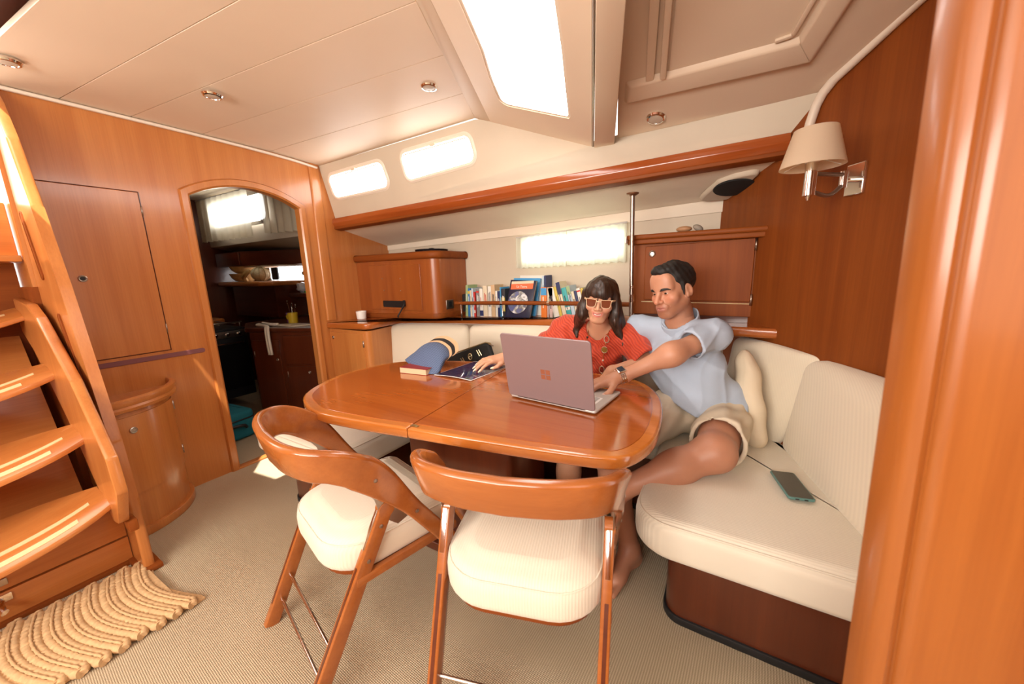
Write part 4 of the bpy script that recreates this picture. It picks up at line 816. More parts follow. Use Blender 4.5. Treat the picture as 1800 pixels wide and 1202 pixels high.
# downlights
def downlight(c, n_, lab):
    n_ = V(n_).normalized(); a, b = frame_at(n_); t = thing('downlight', lab, 'ceiling light', c, 'ceiling downlights')
    bm = B(); lathe(bm, [(.040,-.002),(.041,.004),(.036,.011),(.030,.012),(.029,.009)], n=26, M4=basis(c, a, b, n_)); obj('ring', bm, M['chrome'], t)
    bm = B(); lathe(bm, [(.030,.006),(.030,.0095),(.02,.012),(.004,.013)], n=22, M4=basis(c, a, b, n_)); obj('lens', bm, plain('frosted_lens', (.55,.47,.38), .35), t)
downlight((-2.125,.923,2.086), (0,-.03,-1), 'round chrome downlight in the planked ceiling, above the arched doorway')
downlight((-1.303,1.478,2.118), (0,-.05,-1), 'round chrome downlight in the planked ceiling, closest to the hatch')
downlight((-2.43,.385,2.089), (0,0,-1), 'round chrome downlight in the planked ceiling, above the ladder')
downlight(tuple(rc(-.342,1.85)), (-.05,-.30,-1), 'round chrome downlight in the forward ceiling near the closed hatch')
# swing-arm sconce
t = thing('wall_sconce', 'swing-arm chrome sconce with a cream shade on the dark bulkhead', 'lamp', (.33,1.69,1.45))
s0 = sW(.330); pc = onw(s0, 1.512); mw = basis(pc, wd.normalized(), V((0,0,1)), wn_)
if wd.cross(V((0,0,1))).dot(wn_) < 0: mw = basis(pc, -wd.normalized(), V((0,0,1)), wn_)
bm = B(); slab(bm, rpoly([(-.035,-.05),(.035,-.05),(.035,.05),(-.035,.05)], .003, 2), 0, .010, .003, 2, mw); obj('wall_plate', bm, M['chrome'], t)
j = pc + wn_*.045; bm = B(); tube(bm, [pc+wn_*.008, j], .010, 10); tube(bm, [j+V((0,0,-.026)), j+V((0,0,.026))], .012, 12); obj('pivot', bm, M['chrome'], t)
st = V((.187,1.55,1.452))
bm = B(); tube(bm, [j+V((0,0,.016)), st+V((0,0,.068))], .0065, 10); tube(bm, cr([j+V((0,0,-.016)), (j*.6+st*.4)+V((0,-.0,.0))+V((0,0,-.028)), st+V((0,0,.018))], 6), .0065, 10); obj('arm', bm, plain('aged_steel', (.30,.24,.19), .4, .8), t)
bm = B(); lathe(bm, [(.004,-.012),(.006,-.006),(.008,0),(.0165,.003),(.0165,.10),(.014,.102)], st, 20); obj('stem', bm, M['chrome'], t)
bm = B(); lathe(bm, [(.018,.10),(.018,.145),(.015,.146)], st, 18); obj('lamp_holder', bm, M['white'], t)
bm = B(); c1, c2 = st+V((.0,0,.088)), st+V((0,0,.198)); n_ = 40
rg = [[bm.verts.new(c+V((r*math.cos(2*PI*k/n_), r*math.sin(2*PI*k/n_), 0))) for k in range(n_)] for c, r in ((c1,.085),(c2,.056),(c2,.0545),(c1,.0835))]
for i in range(4):
    a, b = rg[i], rg[(i+1)%4]
    for k in range(n_): bm.faces.new([a[k], a[(k+1)%n_], b[(k+1)%n_], b[k]])
obj('lamp_shade', bm, M['shade'], t, smooth=60)
bm = B()
for k in range(3): a = 2*PI*k/3+.4; tube(bm, [c1+V((0,0,.03)), c1+V((.083*math.cos(a), .083*math.sin(a), .004))], .0015, 5)
obj('shade_wire', bm, M['white'], t)
# hull curtain
drape('curtain', -1.375, -.985, 1.475, 1.495, 1.262, 1.268, 2.40, .016, 8, M['curtain'], 'left half of the sheer curtain over the hull window')
drape('curtain', -.98, -.585, 1.495, 1.515, 1.268, 1.282, 2.40, .016, 8, M['curtain'], 'right half of the sheer curtain over the hull window, nearest the pole')
# ================================================================== BOOKS
cols = dict(cream=(.72,.62,.45), white=(.78,.74,.66), red=(.62,.04,.03), black=(.03,.03,.035), blue=(.03,.17,.42), navy=(.02,.03,.11), sky=(.06,.32,.62), teal=(.05,.38,.38), tan=(.62,.42,.24), yellow=(.60,.46,.08), orange=(.80,.20,.03), grey=(.22,.22,.22), pink=(.74,.52,.48), lime=(.32,.44,.22), pale=(.52,.64,.72))
BM = {k: plain('book_'+k, v, .45) for k, v in cols.items()}
TX = plain('print_dark', (.05,.04,.05), .6); TXW = plain('print_white', (.85,.82,.78), .6); TXR = plain('print_red', (.55,.05,.03), .6)
def book(x0, x1, ztop, col, lab, lean=0.0, y=2.235, depth=.12, band=None, txt=None, tcol=None):
    w = max(.008, x1-x0-.0015); xm = (x0+x1)/2; zb = zs(xm)+.0012 + abs(math.sin(lean))*w*.5; h = ztop-zb
    h = h/max(.6, math.cos(lean)); m4 = Matrix.Translation((xm, y, zb)) @ Matrix.Rotation(lean, 4, 'Y')
    t = thing('book', lab, 'book', (xm, y, zb), 'books on the ledge')
    bm = B()
    box(bm, (-w/2+.0008, depth/2, h/2), (.0016, depth, h), m4); box(bm, (w/2-.0008, depth/2, h/2), (.0016, depth, h), m4); box(bm, (0, .001, h/2), (w, .003, h), m4, bev=min(.0012,w*.2)); obj('cover', bm, BM[col], t)
    bm = B(); box(bm, (0, depth/2+.001, h/2-.0005), (w-.0034, depth-.006, h-.006), m4); obj('pages', bm, M['paper'], t)
    if band:
        bm = B(); box(bm, (0, -.0009, h*band[1]), (w*.98, .0008, h*band[2]), m4); obj('spine_band', bm, BM[band[0]], t)
    tm = m4 @ basis((0,-.0018,h*.55), (0,0,-1), (1,0,0), (0,-1,0))
    rnd = random.Random(int(x0*1000)); bm = B()
    for k in range(rnd.randint(1,2)): box(bm, ((k-.4)*w*.28, -.0012, h*(.5+.1*rnd.random())), (w*.16, .0006, h*rnd.uniform(.25,.5)), m4)
    obj('spine_print', bm, tcol or TX, t); return t
L_ = [(-1.752,-1.729,1.150,'lime','worn pale green magazine, first of the row beside the handset',.06,None,TXW),
 (-1.727,-1.705,1.127,'blue','blue paperback next to the pale green magazine',.03,('yellow',.85,.1),TXW),
 (-1.704,-1.688,1.112,'cream','thin cream booklet next to the blue paperback',0,None,TX),
 (-1.687,-1.671,1.126,'pale','pale blue book touching the small red one',0,None,TX),
 (-1.669,-1.655,1.099,'red','slim red book in the left half of the row',0,('white',.2,.12),TXW),
 (-1.645,-1.616,1.124,'grey','dark grey paperback right of the slim red book',0,('red',.88,.06),TXW),
 (-1.614,-1.583,1.124,'white','white paperback with red print beside the dark grey one',0,('navy',.12,.2),TXR),
 (-1.581,-1.543,1.144,'cream','thick cream paperback with a red mark at the top',0,None,TXR),
 (-1.541,-1.511,1.140,'white','white paperback with blue spine print',.02,None,TX),
 (-1.509,-1.475,1.150,'tan','broad peach coloured book without a jacket',0,None,TX),
 (-1.473,-1.455,1.108,'white','small white book beside the broad peach one',0,('navy',.5,.1),TX),
 (-1.453,-1.435,1.104,'navy','small navy book with a white label left of the upright earth book',0,('white',.55,.1),TXW),
 (-1.433,-1.423,1.133,'sky','very thin bright blue book left of the upright earth book',0,None,TXW),
 (-1.420,-1.390,1.121,'black','black and yellow book half hidden by the upright earth book',0,('yellow',.45,.5),TXW),
 (-1.105,-1.062,1.131,'orange','orange book with a blue top, right of the upright earth book',0,('sky',.86,.24),TXW),
 (-1.058,-1.018,1.129,'cream','cream and pink paperback beside the orange one',0,('pink',.22,.4),TX)]
for x0, x1, zt, c, lab, ln, bd_, tc in L_: book(x0, x1, zt, c, lab, ln, band=bd_, tcol=tc)
bm = B(); tag(book(-1.103,-1.064,1.128,'white','x') if 0 else None or D.objects['book'], None)
R_ = [(-1.010,-.968,1.130,'white','broad white book leaning left, first of the leaning ones',None),
 (-.967,-.946,1.136,'yellow','narrow cream yellow book leaning against the broad white one',None),
 (-.944,-.915,1.166,'cream','tall navy topped paperback among the leaning books',('navy',.82,.34)),
 (-.913,-.880,1.129,'teal','teal book among the leaning books',('white',.3,.1)),
 (-.878,-.852,1.141,'pale','grey blue book with a mottled top beside the teal one',('lime',.86,.26)),
 (-.850,-.832,1.105,'cream','cream paperback behind the woman, right of the grey blue book',None),
 (-.830,-.813,1.108,'navy','narrow navy book with pale diagonal marks',('cream',.4,.06)),
 (-.811,-.786,1.126,'white','white paperback with red title beside the narrow navy book',('red',.9,.05)),
 (-.784,-.766,1.126,'yellow','thin yellow spined book behind the woman',None),
 (-.764,-.732,1.121,'sky','bright blue book behind the woman, near her hair',('white',.45,.2)),
 (-.730,-.700,1.138,'black','black book at the end of the row beside the hair of the woman',None)]
for x0, x1, zt, c, lab, bd_ in R_: book(x0-.02+.02, x1, zt, c, lab, -.24, band=bd_)
bm = B()
def plate_book(name, pts, th, mat, lab, pages=True):
    t = thing('book', lab, 'book', pts[3], 'books on the ledge'); P = [V(p) for p in pts]; n_ = (P[1]-P[0]).cross(P[3]-P[0]).normalized()
    if n_.y > 0: n_ = -n_
    bm = B(); prism(bm, P, -n_*.002, .0006); prism(bm, [p-n_*(th-.002) for p in P], -n_*.002, .0006); e = [P[0],P[3],P[3]-n_*th,P[0]-n_*th]; prism(bm, e, (P[1]-P[0]).normalized()*.002); obj('cover', bm, mat, t)
    c = sum(P, V())/4; bm = B(); prism(bm, [c+(p-c)*.97-n_*.0025 for p in P], -n_*(th-.005)); obj('pages', bm, M['paper'], t)
    ux = (P[1]-P[0]).normalized(); uy = (P[0]-P[3]).normalized(); return t, P, ux, uy, n_
z0 = zs(-1.27)+.002
t, P, ux, uy, n_ = plate_book('b', [(-1.324,2.345,1.212),(-1.13,2.345,1.209),(-1.13,2.325,z0+.004),(-1.324,2.325,z0+.003)], .016, BM['white'], 'tall white book at the back, only its top edge showing')
t, P, ux, uy, n_ = plate_book('b', [(-1.358,2.315,1.194),(-1.146,2.315,1.190),(-1.176,2.283,z0+.004),(-1.372,2.283,z0+.002)], .018, BM['sky'], 'tall bright blue book behind the upright earth book')
book(-1.126,-1.112,1.205,'pale','tall pale blue book behind the orange one', 0, 2.30, .1); book(-1.110,-1.098,1.209,'navy','tall dark green-blue book behind the orange one', 0, 2.30, .1)
t, P, ux, uy, n_ = plate_book('b', [(-1.337,2.235,1.184),(-1.136,2.235,1.176),(-1.175,2.195,z0+.003),(-1.372,2.195,z0-.002)], .02, plain('earth_cover', (.018,.019,.045), .25), 'large dark book standing face out with a photograph of the earth')
def onb(u, v, d=.001): return P[3] + (P[2]-P[3])*u + (P[0]-P[3])*v + n_*d
for (u0,u1,v0,v1,mat,nm) in ((.06,.94,.885,.955,BM['cream'],'title_strip'),(.06,.94,.745,.885,plain('orange_title',(.80,.16,.06),.4),'title_band')):
    bm = B(); prism(bm, [onb(u0,v0),onb(u1,v0),onb(u1,v1),onb(u0,v1)], n_*.0006); obj(nm, bm, mat, t)
m_, nt, b_, N, L = nmat('earth_print'); tc = N('ShaderNodeTexCoord'); nz = N('ShaderNodeTexNoise'); nz.inputs['Scale'].default_value = 22; nz.inputs['Detail'].default_value = 7; nz.inputs['Distortion'].default_value = 1.2; L(tc.outputs['Object'], nz.inputs[0])
r_ = N('ShaderNodeValToRGB'); r_.color_ramp.elements[0].position = .38; r_.color_ramp.elements[0].color = (.10,.12,.30,1); r_.color_ramp.elements[1].position = .62; r_.color_ramp.elements[1].color = (.72,.72,.74,1); e = r_.color_ramp.elements.new(.48); e.color = (.20,.20,.16,1); L(nz.outputs[0], r_.inputs[0]); L(r_.outputs[0], b_.inputs[0]); b_.inputs['Roughness'].default_value = .3
bm = B(); cc = onb(.44,.40,.0012); rr_ = .078; bm.faces.new([bm.verts.new(cc + ux*rr_*math.cos(2*PI*k/32) + uy*rr_*math.sin(2*PI*k/32)) for k in range(32)]); prism_v = None; obj('earth_picture', bm, m_, t)
m4 = basis(onb(.50,.81,.0018), ux, uy, n_); text_mesh('La Terra', .024, m4, TXW, t, 'title')
text_mesh('ENCICLOPEDIA DEI RAGAZZI', .0105, basis(onb(.50,.92,.0018), ux, uy, n_), TX, t, 'series_line') if 0 else None
# ================================================================== TABLE
t = thing('saloon_table', 'glossy teak saloon table with two hinged leaves', 'table', (-1.0,1.25,0))
tq = [(-1.579,.842),(-1.442,.779),(-1.321,.755),(-1.090,.778),(-.887,.812),(-.537,.866),(-.30,.912),(-.219,.952),(-.176,1.053),(-.168,1.189),(-.188,1.375),(-.232,1.532),(-.317,1.660),(-.431,1.710),(-.569,1.712),(-1.003,1.700),(-1.364,1.630),(-1.635,1.498),(-1.722,1.343),(-1.743,1.141),(-1.674,.958)]
tp = [(p.x,p.y) for p in cr([V((*q,0)) for q in tq[-2:]+tq+tq[:2]], 5)][10:10+5*len(tq)]
while (V(tp[-1])-V(tp[0])).length < .01: tp.pop()
ca, cb = V((-.897,.70)), V((-1.022,1.80)); cdv = (cb-ca).normalized(); cn = V((cdv.y,-cdv.x))
def clip(poly, p, n_, keep=1):
    out = []; m = len(poly); ds = [keep*((V(q)-p).dot(n_)) for q in poly]
    for i in range(m):
        a, b = poly[i], poly[(i+1)%m]
        if ds[i] >= 0: out.append(a)
        if ds[i]*ds[(i+1)%m] < 0:
            s_ = ds[i]/(ds[i]-ds[(i+1)%m]); out.append((a[0]+(b[0]-a[0])*s_, a[1]+(b[1]-a[1])*s_))
    return out
edge = wood('table_edge', (.46,.135,.022), (.56,.19,.035), 'x', .15, .7)
for keep in (1,-1):
    lf = clip(tp, ca+cn*keep*.0018, cn, keep)
    bm = B(); slab(bm, lf, .697, .7385, .009, 3, r0=.012); leaf = obj('leaf', bm, edge, t)
    bm = B(); ins = clip(inset(tp, .036), ca+cn*keep*.0022, cn, keep); slab(bm, ins, .7375, .7402, .0008, 1, r0=0); obj('veneer', bm, M['tab'], leaf)
bm = B(); box(bm, (-.897,.832,.739), (.03,.012,.004), Matrix.Identity(4), bev=.001); tube(bm, [(-.897,.826,.7405),(-.897,.838,.7405)], .003, 8); obj('hinge', bm, plain('brass', (.35,.24,.10), .35, 1), t)
bm = B(); box(bm, (-.98,1.27,.66), (.9,.36,.07), bev=.004); obj('underframe', bm, M['kx'], t)
bm = B(); slab(bm, rpoly([(-1.26,1.12),(-.70,1.12),(-.70,1.44),(-1.26,1.44)], .02), .04, .63, .004); obj('pedestal', bm, M['kz'], t)
bm = B(); slab(bm, rpoly([(-1.32,1.06),(-.64,1.06),(-.64,1.50),(-1.32,1.50)], .03), 0, .045, .008); obj('foot', bm, M['kx'], t)
# ================================================================== FOLDING CHAIRS (local: +y is forward)
def make_chair(label, loc, rz):
    t = thing('folding_chair', label, 'chair', (0,0,0), 'folding dining chairs')
    sp = rpoly([(-.225,-.215),(.225,-.215),(.235,.215),(-.235,.215)], [.14,.14,.05,.05], 7)
    bm = B(); slab(bm, sp, .362, .475, .045, 5, crown=.014, r0=.03); st_ = obj('seat', bm, M['cux'], t, smooth=180)
    bm = B(); tube(bm, [(x,y,.457) for x, y in inset(sp,.008)], .0024, 6, close=True); obj('piping', bm, M['cux'], st_, smooth=180)
    bm = B(); slab(bm, inset(sp,.02), .345, .364, .004, 2); obj('seat_board', bm, M['dx'], t)
    half = [V((.255,.385,.0)),V((.255,.27,.17)),V((.256,.13,.375)),V((.258,-.015,.585)),V((.259,-.10,.69)),V((.249,-.175,.742)),V((.207,-.235,.757)),V((.115,-.268,.760)),V((0,-.278,.760))]
    L2 = cr(half, 5); R2 = [V((-p.x,p.y,p.z)) for p in L2[:-1]][::-1]; pts = L2+R2
    outs, hs, ts = [], [], []
    for p in pts:
        s_ = min(1, max(0, (.02-p.y)/.29)); ang = math.atan2(abs(p.x), max(.0001, -(p.y)-.02)) if p.y < -.05 else PI/2
        k = min(1, abs(p.x)/.262); 
        ox = (1 if p.x >= 0 else -1)*min(1, (abs(p.x)/.262)**2.2 if p.y < -.12 else 1); oy = -math.sqrt(max(0, 1-ox*ox)); f = min(1, max(0, (p.z-.50)/.22)); outs.append(V((ox,oy,-.24*f**3))); hs.append(.052+.052*f*f*(3-2*f)); ts.append(.024+.004*f)
    bm = B(); sweep(bm, pts, outs, hs, ts, .8, 4); obj('back_band', bm, M['chair'], t, smooth=60)
    for sx in (-1, 1):
        a, b = V((sx*.238,-.052,.552)), V((sx*.215,-.325,.0)); d = (b-a)
        bm = B(); pth = [a+d*k/8 for k in range(9)]; sweep(bm, pth, [V((sx,0,0))]*9, [.046]*9, [.028]*9, .35, 3); lg = obj('rear_leg', bm, M['chair'], t)
        bm = B(); lathe(bm, [(.0245,-.0141),(.0245,.0141)], n=20, M4=basis(a, (0,1,0), (0,0,1), (1,0,0))); obj('knuckle', bm, M['chair'], lg)
        u = d.normalized(); nrm = V((0,-1,0)); nrm = (nrm-u*nrm.dot(u)).normalized()
        bm = B(); m4 = basis(a+u*.065+nrm*.0235, u, V((1,0,0)), u.cross(V((1,0,0)))); box(bm, (0,0,0), (.12,.013,.006), m4, bev=.001); obj('slide_plate', bm, M['chrome'], lg)
        bm = B(); box(bm, (.36,0,0), (.36,.010,.003), basis(a+nrm*.0225, u, V((1,0,0)), u.cross(V((1,0,0))))); obj('groove', bm, M['kx'], lg)
        bm = B(); prism(bm, [(sx*.246,-.135,.675),(sx*.246,-.035,.60),(sx*.246,.03,.50),(sx*.246,-.02,.485),(sx*.246,-.07,.535),(sx*.246,-.085,.60)], (sx*.003,0,0)); obj('hinge_plate', bm, M['steel'], t)
        for yy_, zz_ in ((-.085,.672),(.035,.512)):
            bm = B(); lathe(bm, [(.006,0),(.006,.0015),(.003,.0025)], n=12, M4=basis((sx*(.2725),yy_,zz_), (0,1,0), (0,0,1), (sx,0,0))); obj('screw', bm, M['steel'], t)
        for kk in (.05,.155):
            p = a+u*kk*1.0; bm = B(); lathe(bm, [(.006,0),(.006,.0015),(.003,.0025)], n=12, M4=basis(p+V((sx*.014,0,0)), (0,1,0), (0,0,1), (sx,0,0))); obj('screw', bm, M['steel'], lg)
        bm = B(); box(bm, (sx*.236,.02,.36), (.02,.36,.028), bev=.004); obj('seat_rail', bm, M['chair'], t)
    for q in (.70,.84):
        yy_, zz_ = -.052-.273*q, .552*(1-q); xx = .238-.023*q
        bm = B(); tube(bm, [(-xx,yy_,zz_),(xx,yy_,zz_)], .0055, 10); obj('stretcher', bm, M['chrome'], t)
    return t
ch1 = make_chair('teak folding chair, the one nearest the ladder, seen from behind', None, 0)
ch2 = copy_tree(ch1, (-.485,.875,0), math.radians(17), 'teak folding chair, the one in front of the laptop, seen from behind')
ch1.location = (-1.08,.76,0); ch1.rotation_euler = (0,0,math.radians(-14))
# ================================================================== THINGS ON THE TABLE
TT = .7404
t = thing('laptop', 'open rose coloured laptop standing on the table', 'laptop', (-.56,1.32,TT))
la, lb, lc = V((-.750,1.222,0)), V((-.380,1.188,0)), V((-.338,1.452,0)); ux = (lb-la).normalized(); uy = V((-ux.y,ux.x,0)); Lw, Ld = (lb-la).length, .255
mb = basis((la.x,la.y,TT), ux, uy, (0,0,1))
bm = B(); slab(bm, rpoly([(0,0),(Lw,0),(Lw,Ld),(0,Ld)], .012, 4), .004, .015, .004, 2, mb, r0=.005); bs = obj('base', bm, M['alug'], t)
bm = B(); slab(bm, rpoly([(.03,.03),(Lw-.03,.03),(Lw-.03,.14),(.03,.14)], .004, 2), .0148, .0155, .0002, 1, mb); obj('keyboard_tray', bm, M['white'], bs)
kb = B()
for r_ in range(5):
    for c_ in range(14): box(kb, (.038+(c_+.5)*(Lw-.076)/14, .04+(r_+.5)*.019, .0162), ((Lw-.076)/14-.003, .0155, .0014), mb)
o = obj('keys', kb, plain('key_grey', (.42,.40,.38), .5), bs); o['kind'] = 'stuff'
bm = B(); slab(bm, rpoly([(.13,.155),(Lw-.13,.155),(Lw-.13,.235),(.13,.235)], .004, 2), .0148, .0154, .0002, 1, mb); obj('touchpad', bm, plain('touchpad', (.50,.46,.42), .3, .2), bs)
for k in range(4):
    bm = B(); lathe(bm, [(.006,0),(.006,.004)], mb @ V((.03+(k%2)*(Lw-.06), .03+(k//2)*(Ld-.06), 0)), 10); obj('rubber_foot', bm, M['black'], bs)
tl = V((-.737,1.162,1.0035)); lidv = (V((0,-.058,.262))).normalized(); ln_ = ux.cross(lidv).normalized()     # outward (towards the camera side)
if ln_.y > 0: ln_ = -ln_
ml = basis(V((la.x,la.y,TT+.016)), ux, lidv, ux.cross(lidv)); so = 1 if ux.cross(lidv).dot(ln_) > 0 else -1
bm = B(); slab(bm, rpoly([(0,0),(Lw,0),(Lw,.268),(0,.268)], .012, 4), 0 if so > 0 else -.0065, .0065 if so > 0 else 0, .002, 2, ml); lid = obj('lid', bm, M['alu'], t)
bm = B(); slab(bm, rpoly([(.008,.012),(Lw-.008,.012),(Lw-.008,.26),(.008,.26)], .006, 3), (-.0006 if so > 0 else 0), (0 if so > 0 else .0006), .0001, 1, ml); obj('screen', bm, plain('lcd', (.02,.025,.03), .1, emit=(.5,.6,.7), es=.25), lid)
for i in range(2):
    for k in range(2):
        bm = B(); box(bm, (Lw*.5+(i-.5)*.0215, .118+(k-.5)*.0215, so*.0068), (.0180,.0180,.0008), ml); obj('logo_square', bm, plain('copper_logo', (.40,.16,.09), .4, .5), lid)
bm = B(); tube(bm, [mb @ V((.04,.002,.0145)), mb @ V((Lw-.04,.002,.0145))], .005, 8); obj('hinge', bm, M['black'], t)
# folder of papers
t = thing('document_folder', 'clear plastic folder with a dark blue sheet under the hand of the woman', 'folder', (-1.15,1.48,TT))
fq = [V((-1.262,1.325,0)), V((-1.030,1.325,0)), V((-1.010,1.648,0)), V((-1.245,1.648,0))]
def sheet(bm, q, z, th, curl=0, nx=8, ny=10):
    g = []
    for i in range(nx+1):
        row = []
        for k in range(ny+1):
            u, v = i/nx, k/ny; p = q[0].lerp(q[1],u).lerp(q[3].lerp(q[2],u),v); row.append(V((p.x,p.y,z+curl*(1-v)**3*(.35+math.sin(PI*u))*.5)))
        g.append(row)
    top = [[bm.verts.new(p+V((0,0,th))) for p in r] for r in g]; bot = [[bm.verts.new(p) for p in r] for r in g]
    for i in range(nx):
        for k in range(ny):
            bm.faces.new([top[i][k],top[i+1][k],top[i+1][k+1],top[i][k+1]]); bm.faces.new([bot[i][k],bot[i][k+1],bot[i+1][k+1],bot[i+1][k]])
    for i in range(nx):
        for k, s_ in ((0,1),(ny,-1)): bm.faces.new([top[i][k],bot[i][k],bot[i+1][k],top[i+1][k]])
    for k in range(ny):
        for i in (0,nx): bm.faces.new([top[i][k],top[i][k+1],bot[i][k+1],bot[i][k]])
bm = B(); sheet(bm, fq, TT+.0005, .0012, .012); obj('back_sheet', bm, M['white'], t)
c_ = sum(fq, V())/4
bm = B(); sheet(bm, [c_+(p-c_)*.955 for p in fq], TT+.0022, .001, .010); obj('blue_sheet', bm, plain('navy_print', (.022,.024,.085), .12, coat=.8), t)
# paperback and sun visor
t = thing('paperback', 'small red covered paperback lying under the sun visor', 'book', (-1.38,1.34,TT))
mbk = basis((-1.462,1.288,TT), V((.98,.12,0)).normalized(), V((-.12,.98,0)).normalized(), (0,0,1))
bm = B(); box(bm, (.085,.06,.0012), (.17,.12,.002), mbk); box(bm, (.085,.06,.0305), (.17,.12,.002), mbk); box(bm, (.085,.119,.016), (.17,.002,.029), mbk); obj('cover', bm, plain('dark_red_card', (.25,.022,.02), .4), t)
bm = B(); box(bm, (.083,.058,.0158), (.164,.116,.0272), mbk); obj('pages', bm, plain('buff_pages', (.66,.48,.30), .8), t)
t = thing('sun_visor', 'blue woven sun visor with a black and tan band, resting on a paperback', 'hat', (-1.38,1.42,TT))
A_ = [V((-1.490,1.51,.835)), V((-1.468,1.515,.858)), V((-1.40,1.53,.862)), V((-1.33,1.52,.836)), V((-1.295,1.49,.803)), V((-1.300,1.47,.785))]
O_ = [V((-1.520,1.380,.783)), V((-1.466,1.362,.766)), V((-1.395,1.338,.749)), V((-1.315,1.325,.744)), V((-1.262,1.355,.746)), V((-1.290,1.44,.772))]
ia, oa = cr(A_, 6), cr(O_, 6); n_ = len(ia); bm = B(); nv = 9; g = []
for i in range(n_):
    row = []
    for k in range(nv+1):
        v = k/nv; p = ia[i].lerp(oa[i], v); p.z += .030*math.sin(PI*v)*math.sin(PI*i/(n_-1))+.006*math.sin(PI*v); row.append(p)
    g.append(row)
top = [[bm.verts.new(p+V((0,0,.0015))) for p in r] for r in g]; bot = [[bm.verts.new(p-V((0,0,.0005))) for p in r] for r in g]
for i in range(n_-1):
    for k in range(nv): bm.faces.new([top[i][k],top[i+1][k],top[i+1][k+1],top[i][k+1]]); bm.faces.new([bot[i][k],bot[i][k+1],bot[i+1][k+1],bot[i+1][k]])
for i in range(n_-1):
    for k in (0,nv): bm.faces.new([top[i][k],bot[i][k],bot[i+1][k],top[i+1][k]])
for k in range(nv):
    for i in (0,n_-1): bm.faces.new([top[i][k],top[i][k+1],bot[i][k+1],bot[i][k]])
m_, nt, b_, N, L = nmat('woven_blue'); setb(b_, Roughness=.7); tc = N('ShaderNodeTexCoord'); wv = N('ShaderNodeTexWave'); wv.inputs['Scale'].default_value = 55; wv.bands_direction = 'DIAGONAL'; wv.inputs['Distortion'].default_value = 1.5; L(tc.outputs['Object'], wv.inputs[0])
r_ = N('ShaderNodeValToRGB'); r_.color_ramp.elements[0].color = (.045,.075,.16,1); r_.color_ramp.elements[1].color = (.14,.19,.32,1); L(wv.outputs['Fac'], r_.inputs[0]); L(r_.outputs[0], b_.inputs[0]); bp = N('ShaderNodeBump'); bp.inputs['Strength'].default_value = .4; bp.inputs['Distance'].default_value = .002; L(wv.outputs['Fac'], bp.inputs['Height']); L(bp.outputs[0], b_.inputs['Normal'])
obj('brim', bm, m_, t, smooth=180)
tanm = plain('tan_band', (.58,.36,.20), .6)
dup_ = V((.028,.026,.024))
def ribbon(pts, lo, hi, mat, nm):
    bm = B(); q = [[bm.verts.new(p+dup_*s_+V((.0,.0,e))) for s_, e in ((lo,0),(hi,0),(hi,-.003),(lo,-.003))] for p in pts]
    for i in range(len(q)-1):
        for k in range(4): bm.faces.new([q[i][k], q[i][(k+1)%4], q[i+1][(k+1)%4], q[i+1][k]])
    bm.faces.new(q[0]); bm.faces.new(q[-1][::-1]); return obj(nm, bm, mat, t, smooth=50)
ribbon(ia, -.12, .38, tanm, 'band'); ribbon(ia, .36, .86, M['black'], 'black_ribbon'); ribbon(ia, .84, 1.35, tanm, 'band')
# black clutch bag
t = thing('clutch_bag', 'black zipped clutch bag with gold ornaments leaning against the back cushion', 'bag', (-1.43,1.82,.47))
cl = [V((-1.68,1.82,.62)), V((-1.62,1.82,.690)), V((-1.30,1.83,.808)), V((-1.270,1.83,.80)), V((-1.215,1.80,.70)), V((-1.30,1.79,.50)), V((-1.62,1.79,.475))]
bm = B(); prism(bm, cl, (0,.035,.0), .010, seg=3); obj('bag', bm, M['blackfab'], t)
bm = B(); tube(bm, [V((-1.63,1.832,.693)), V((-1.30,1.845,.812)), V((-1.262,1.845,.808))], .0045, 7); obj('zip', bm, plain('zip_brass', (.30,.24,.12), .4, .8), t)
bm = B(); tube(bm, [V((-1.275,1.84,.806)), V((-1.235,1.83,.798))], .004, 6); obj('zip_pull', bm, M['steel'], t)
for k, (x, z) in enumerate(((-1.455,.688),(-1.395,.722),(-1.325,.752))):
    bm = B()
    if k == 1: tube(bm, [V((x+.017*math.cos(a)*.8, 1.802, z+.019*math.sin(a))) for a in [2*PI*q/16 for q in range(16)]], .0035, 6, close=True); ball(bm, (x,1.80,z), .006, 10)
    else:
        d1 = V((.022,0,-.034)); 
        for q in (-.010,.010): tube(bm, [V((x+q*.8-.010,1.802,z+.018+q*.3)), V((x+q*.8-.010,1.802,z+.018+q*.3))+d1], .003, 6)
        tube(bm, [V((x-.010,1.802,z-.002)), V((x+.010,1.802,z+.004))], .003, 6)
    obj('gold_ornament', bm, plain('pale_gold', (.75,.62,.38), .3, .9), t)
# phone
t = thing('smartphone', 'dark smartphone in a teal case lying on the settee cushion', 'phone', (.225,1.48,.482))
pq = V((.168,1.553,0)); px_ = (V((.208,1.388,0))-pq).normalized(); py_ = V((-px_.y,px_.x,0)); mp_ = basis((pq.x,pq.y,.4835), px_, py_, (0,0,1))
bm = B(); slab(bm, rpoly([(0,0),(.172,0),(.172,.078),(0,.078)], .010, 4), 0, .009, .003, 2, mp_); cs = obj('case', bm, plain('teal_case', (.10,.22,.20), .3), t)
bm = B(); slab(bm, rpoly([(.004,.004),(.168,.004),(.168,.074),(.004,.074)], .008, 4), .0088, .0096, .0003, 1, mp_); obj('screen', bm, plain('dark_screen', (.06,.055,.04), .12), t)
bm = B(); tube(bm, [mp_ @ V((.1725,.02,.0045)), mp_ @ V((.1725,.03,.0045))], .002, 6); tube(bm, [mp_ @ V((.1725,.045,.0045)), mp_ @ V((.1725,.055,.0045))], .002, 6); obj('port', bm, M['black'], cs)
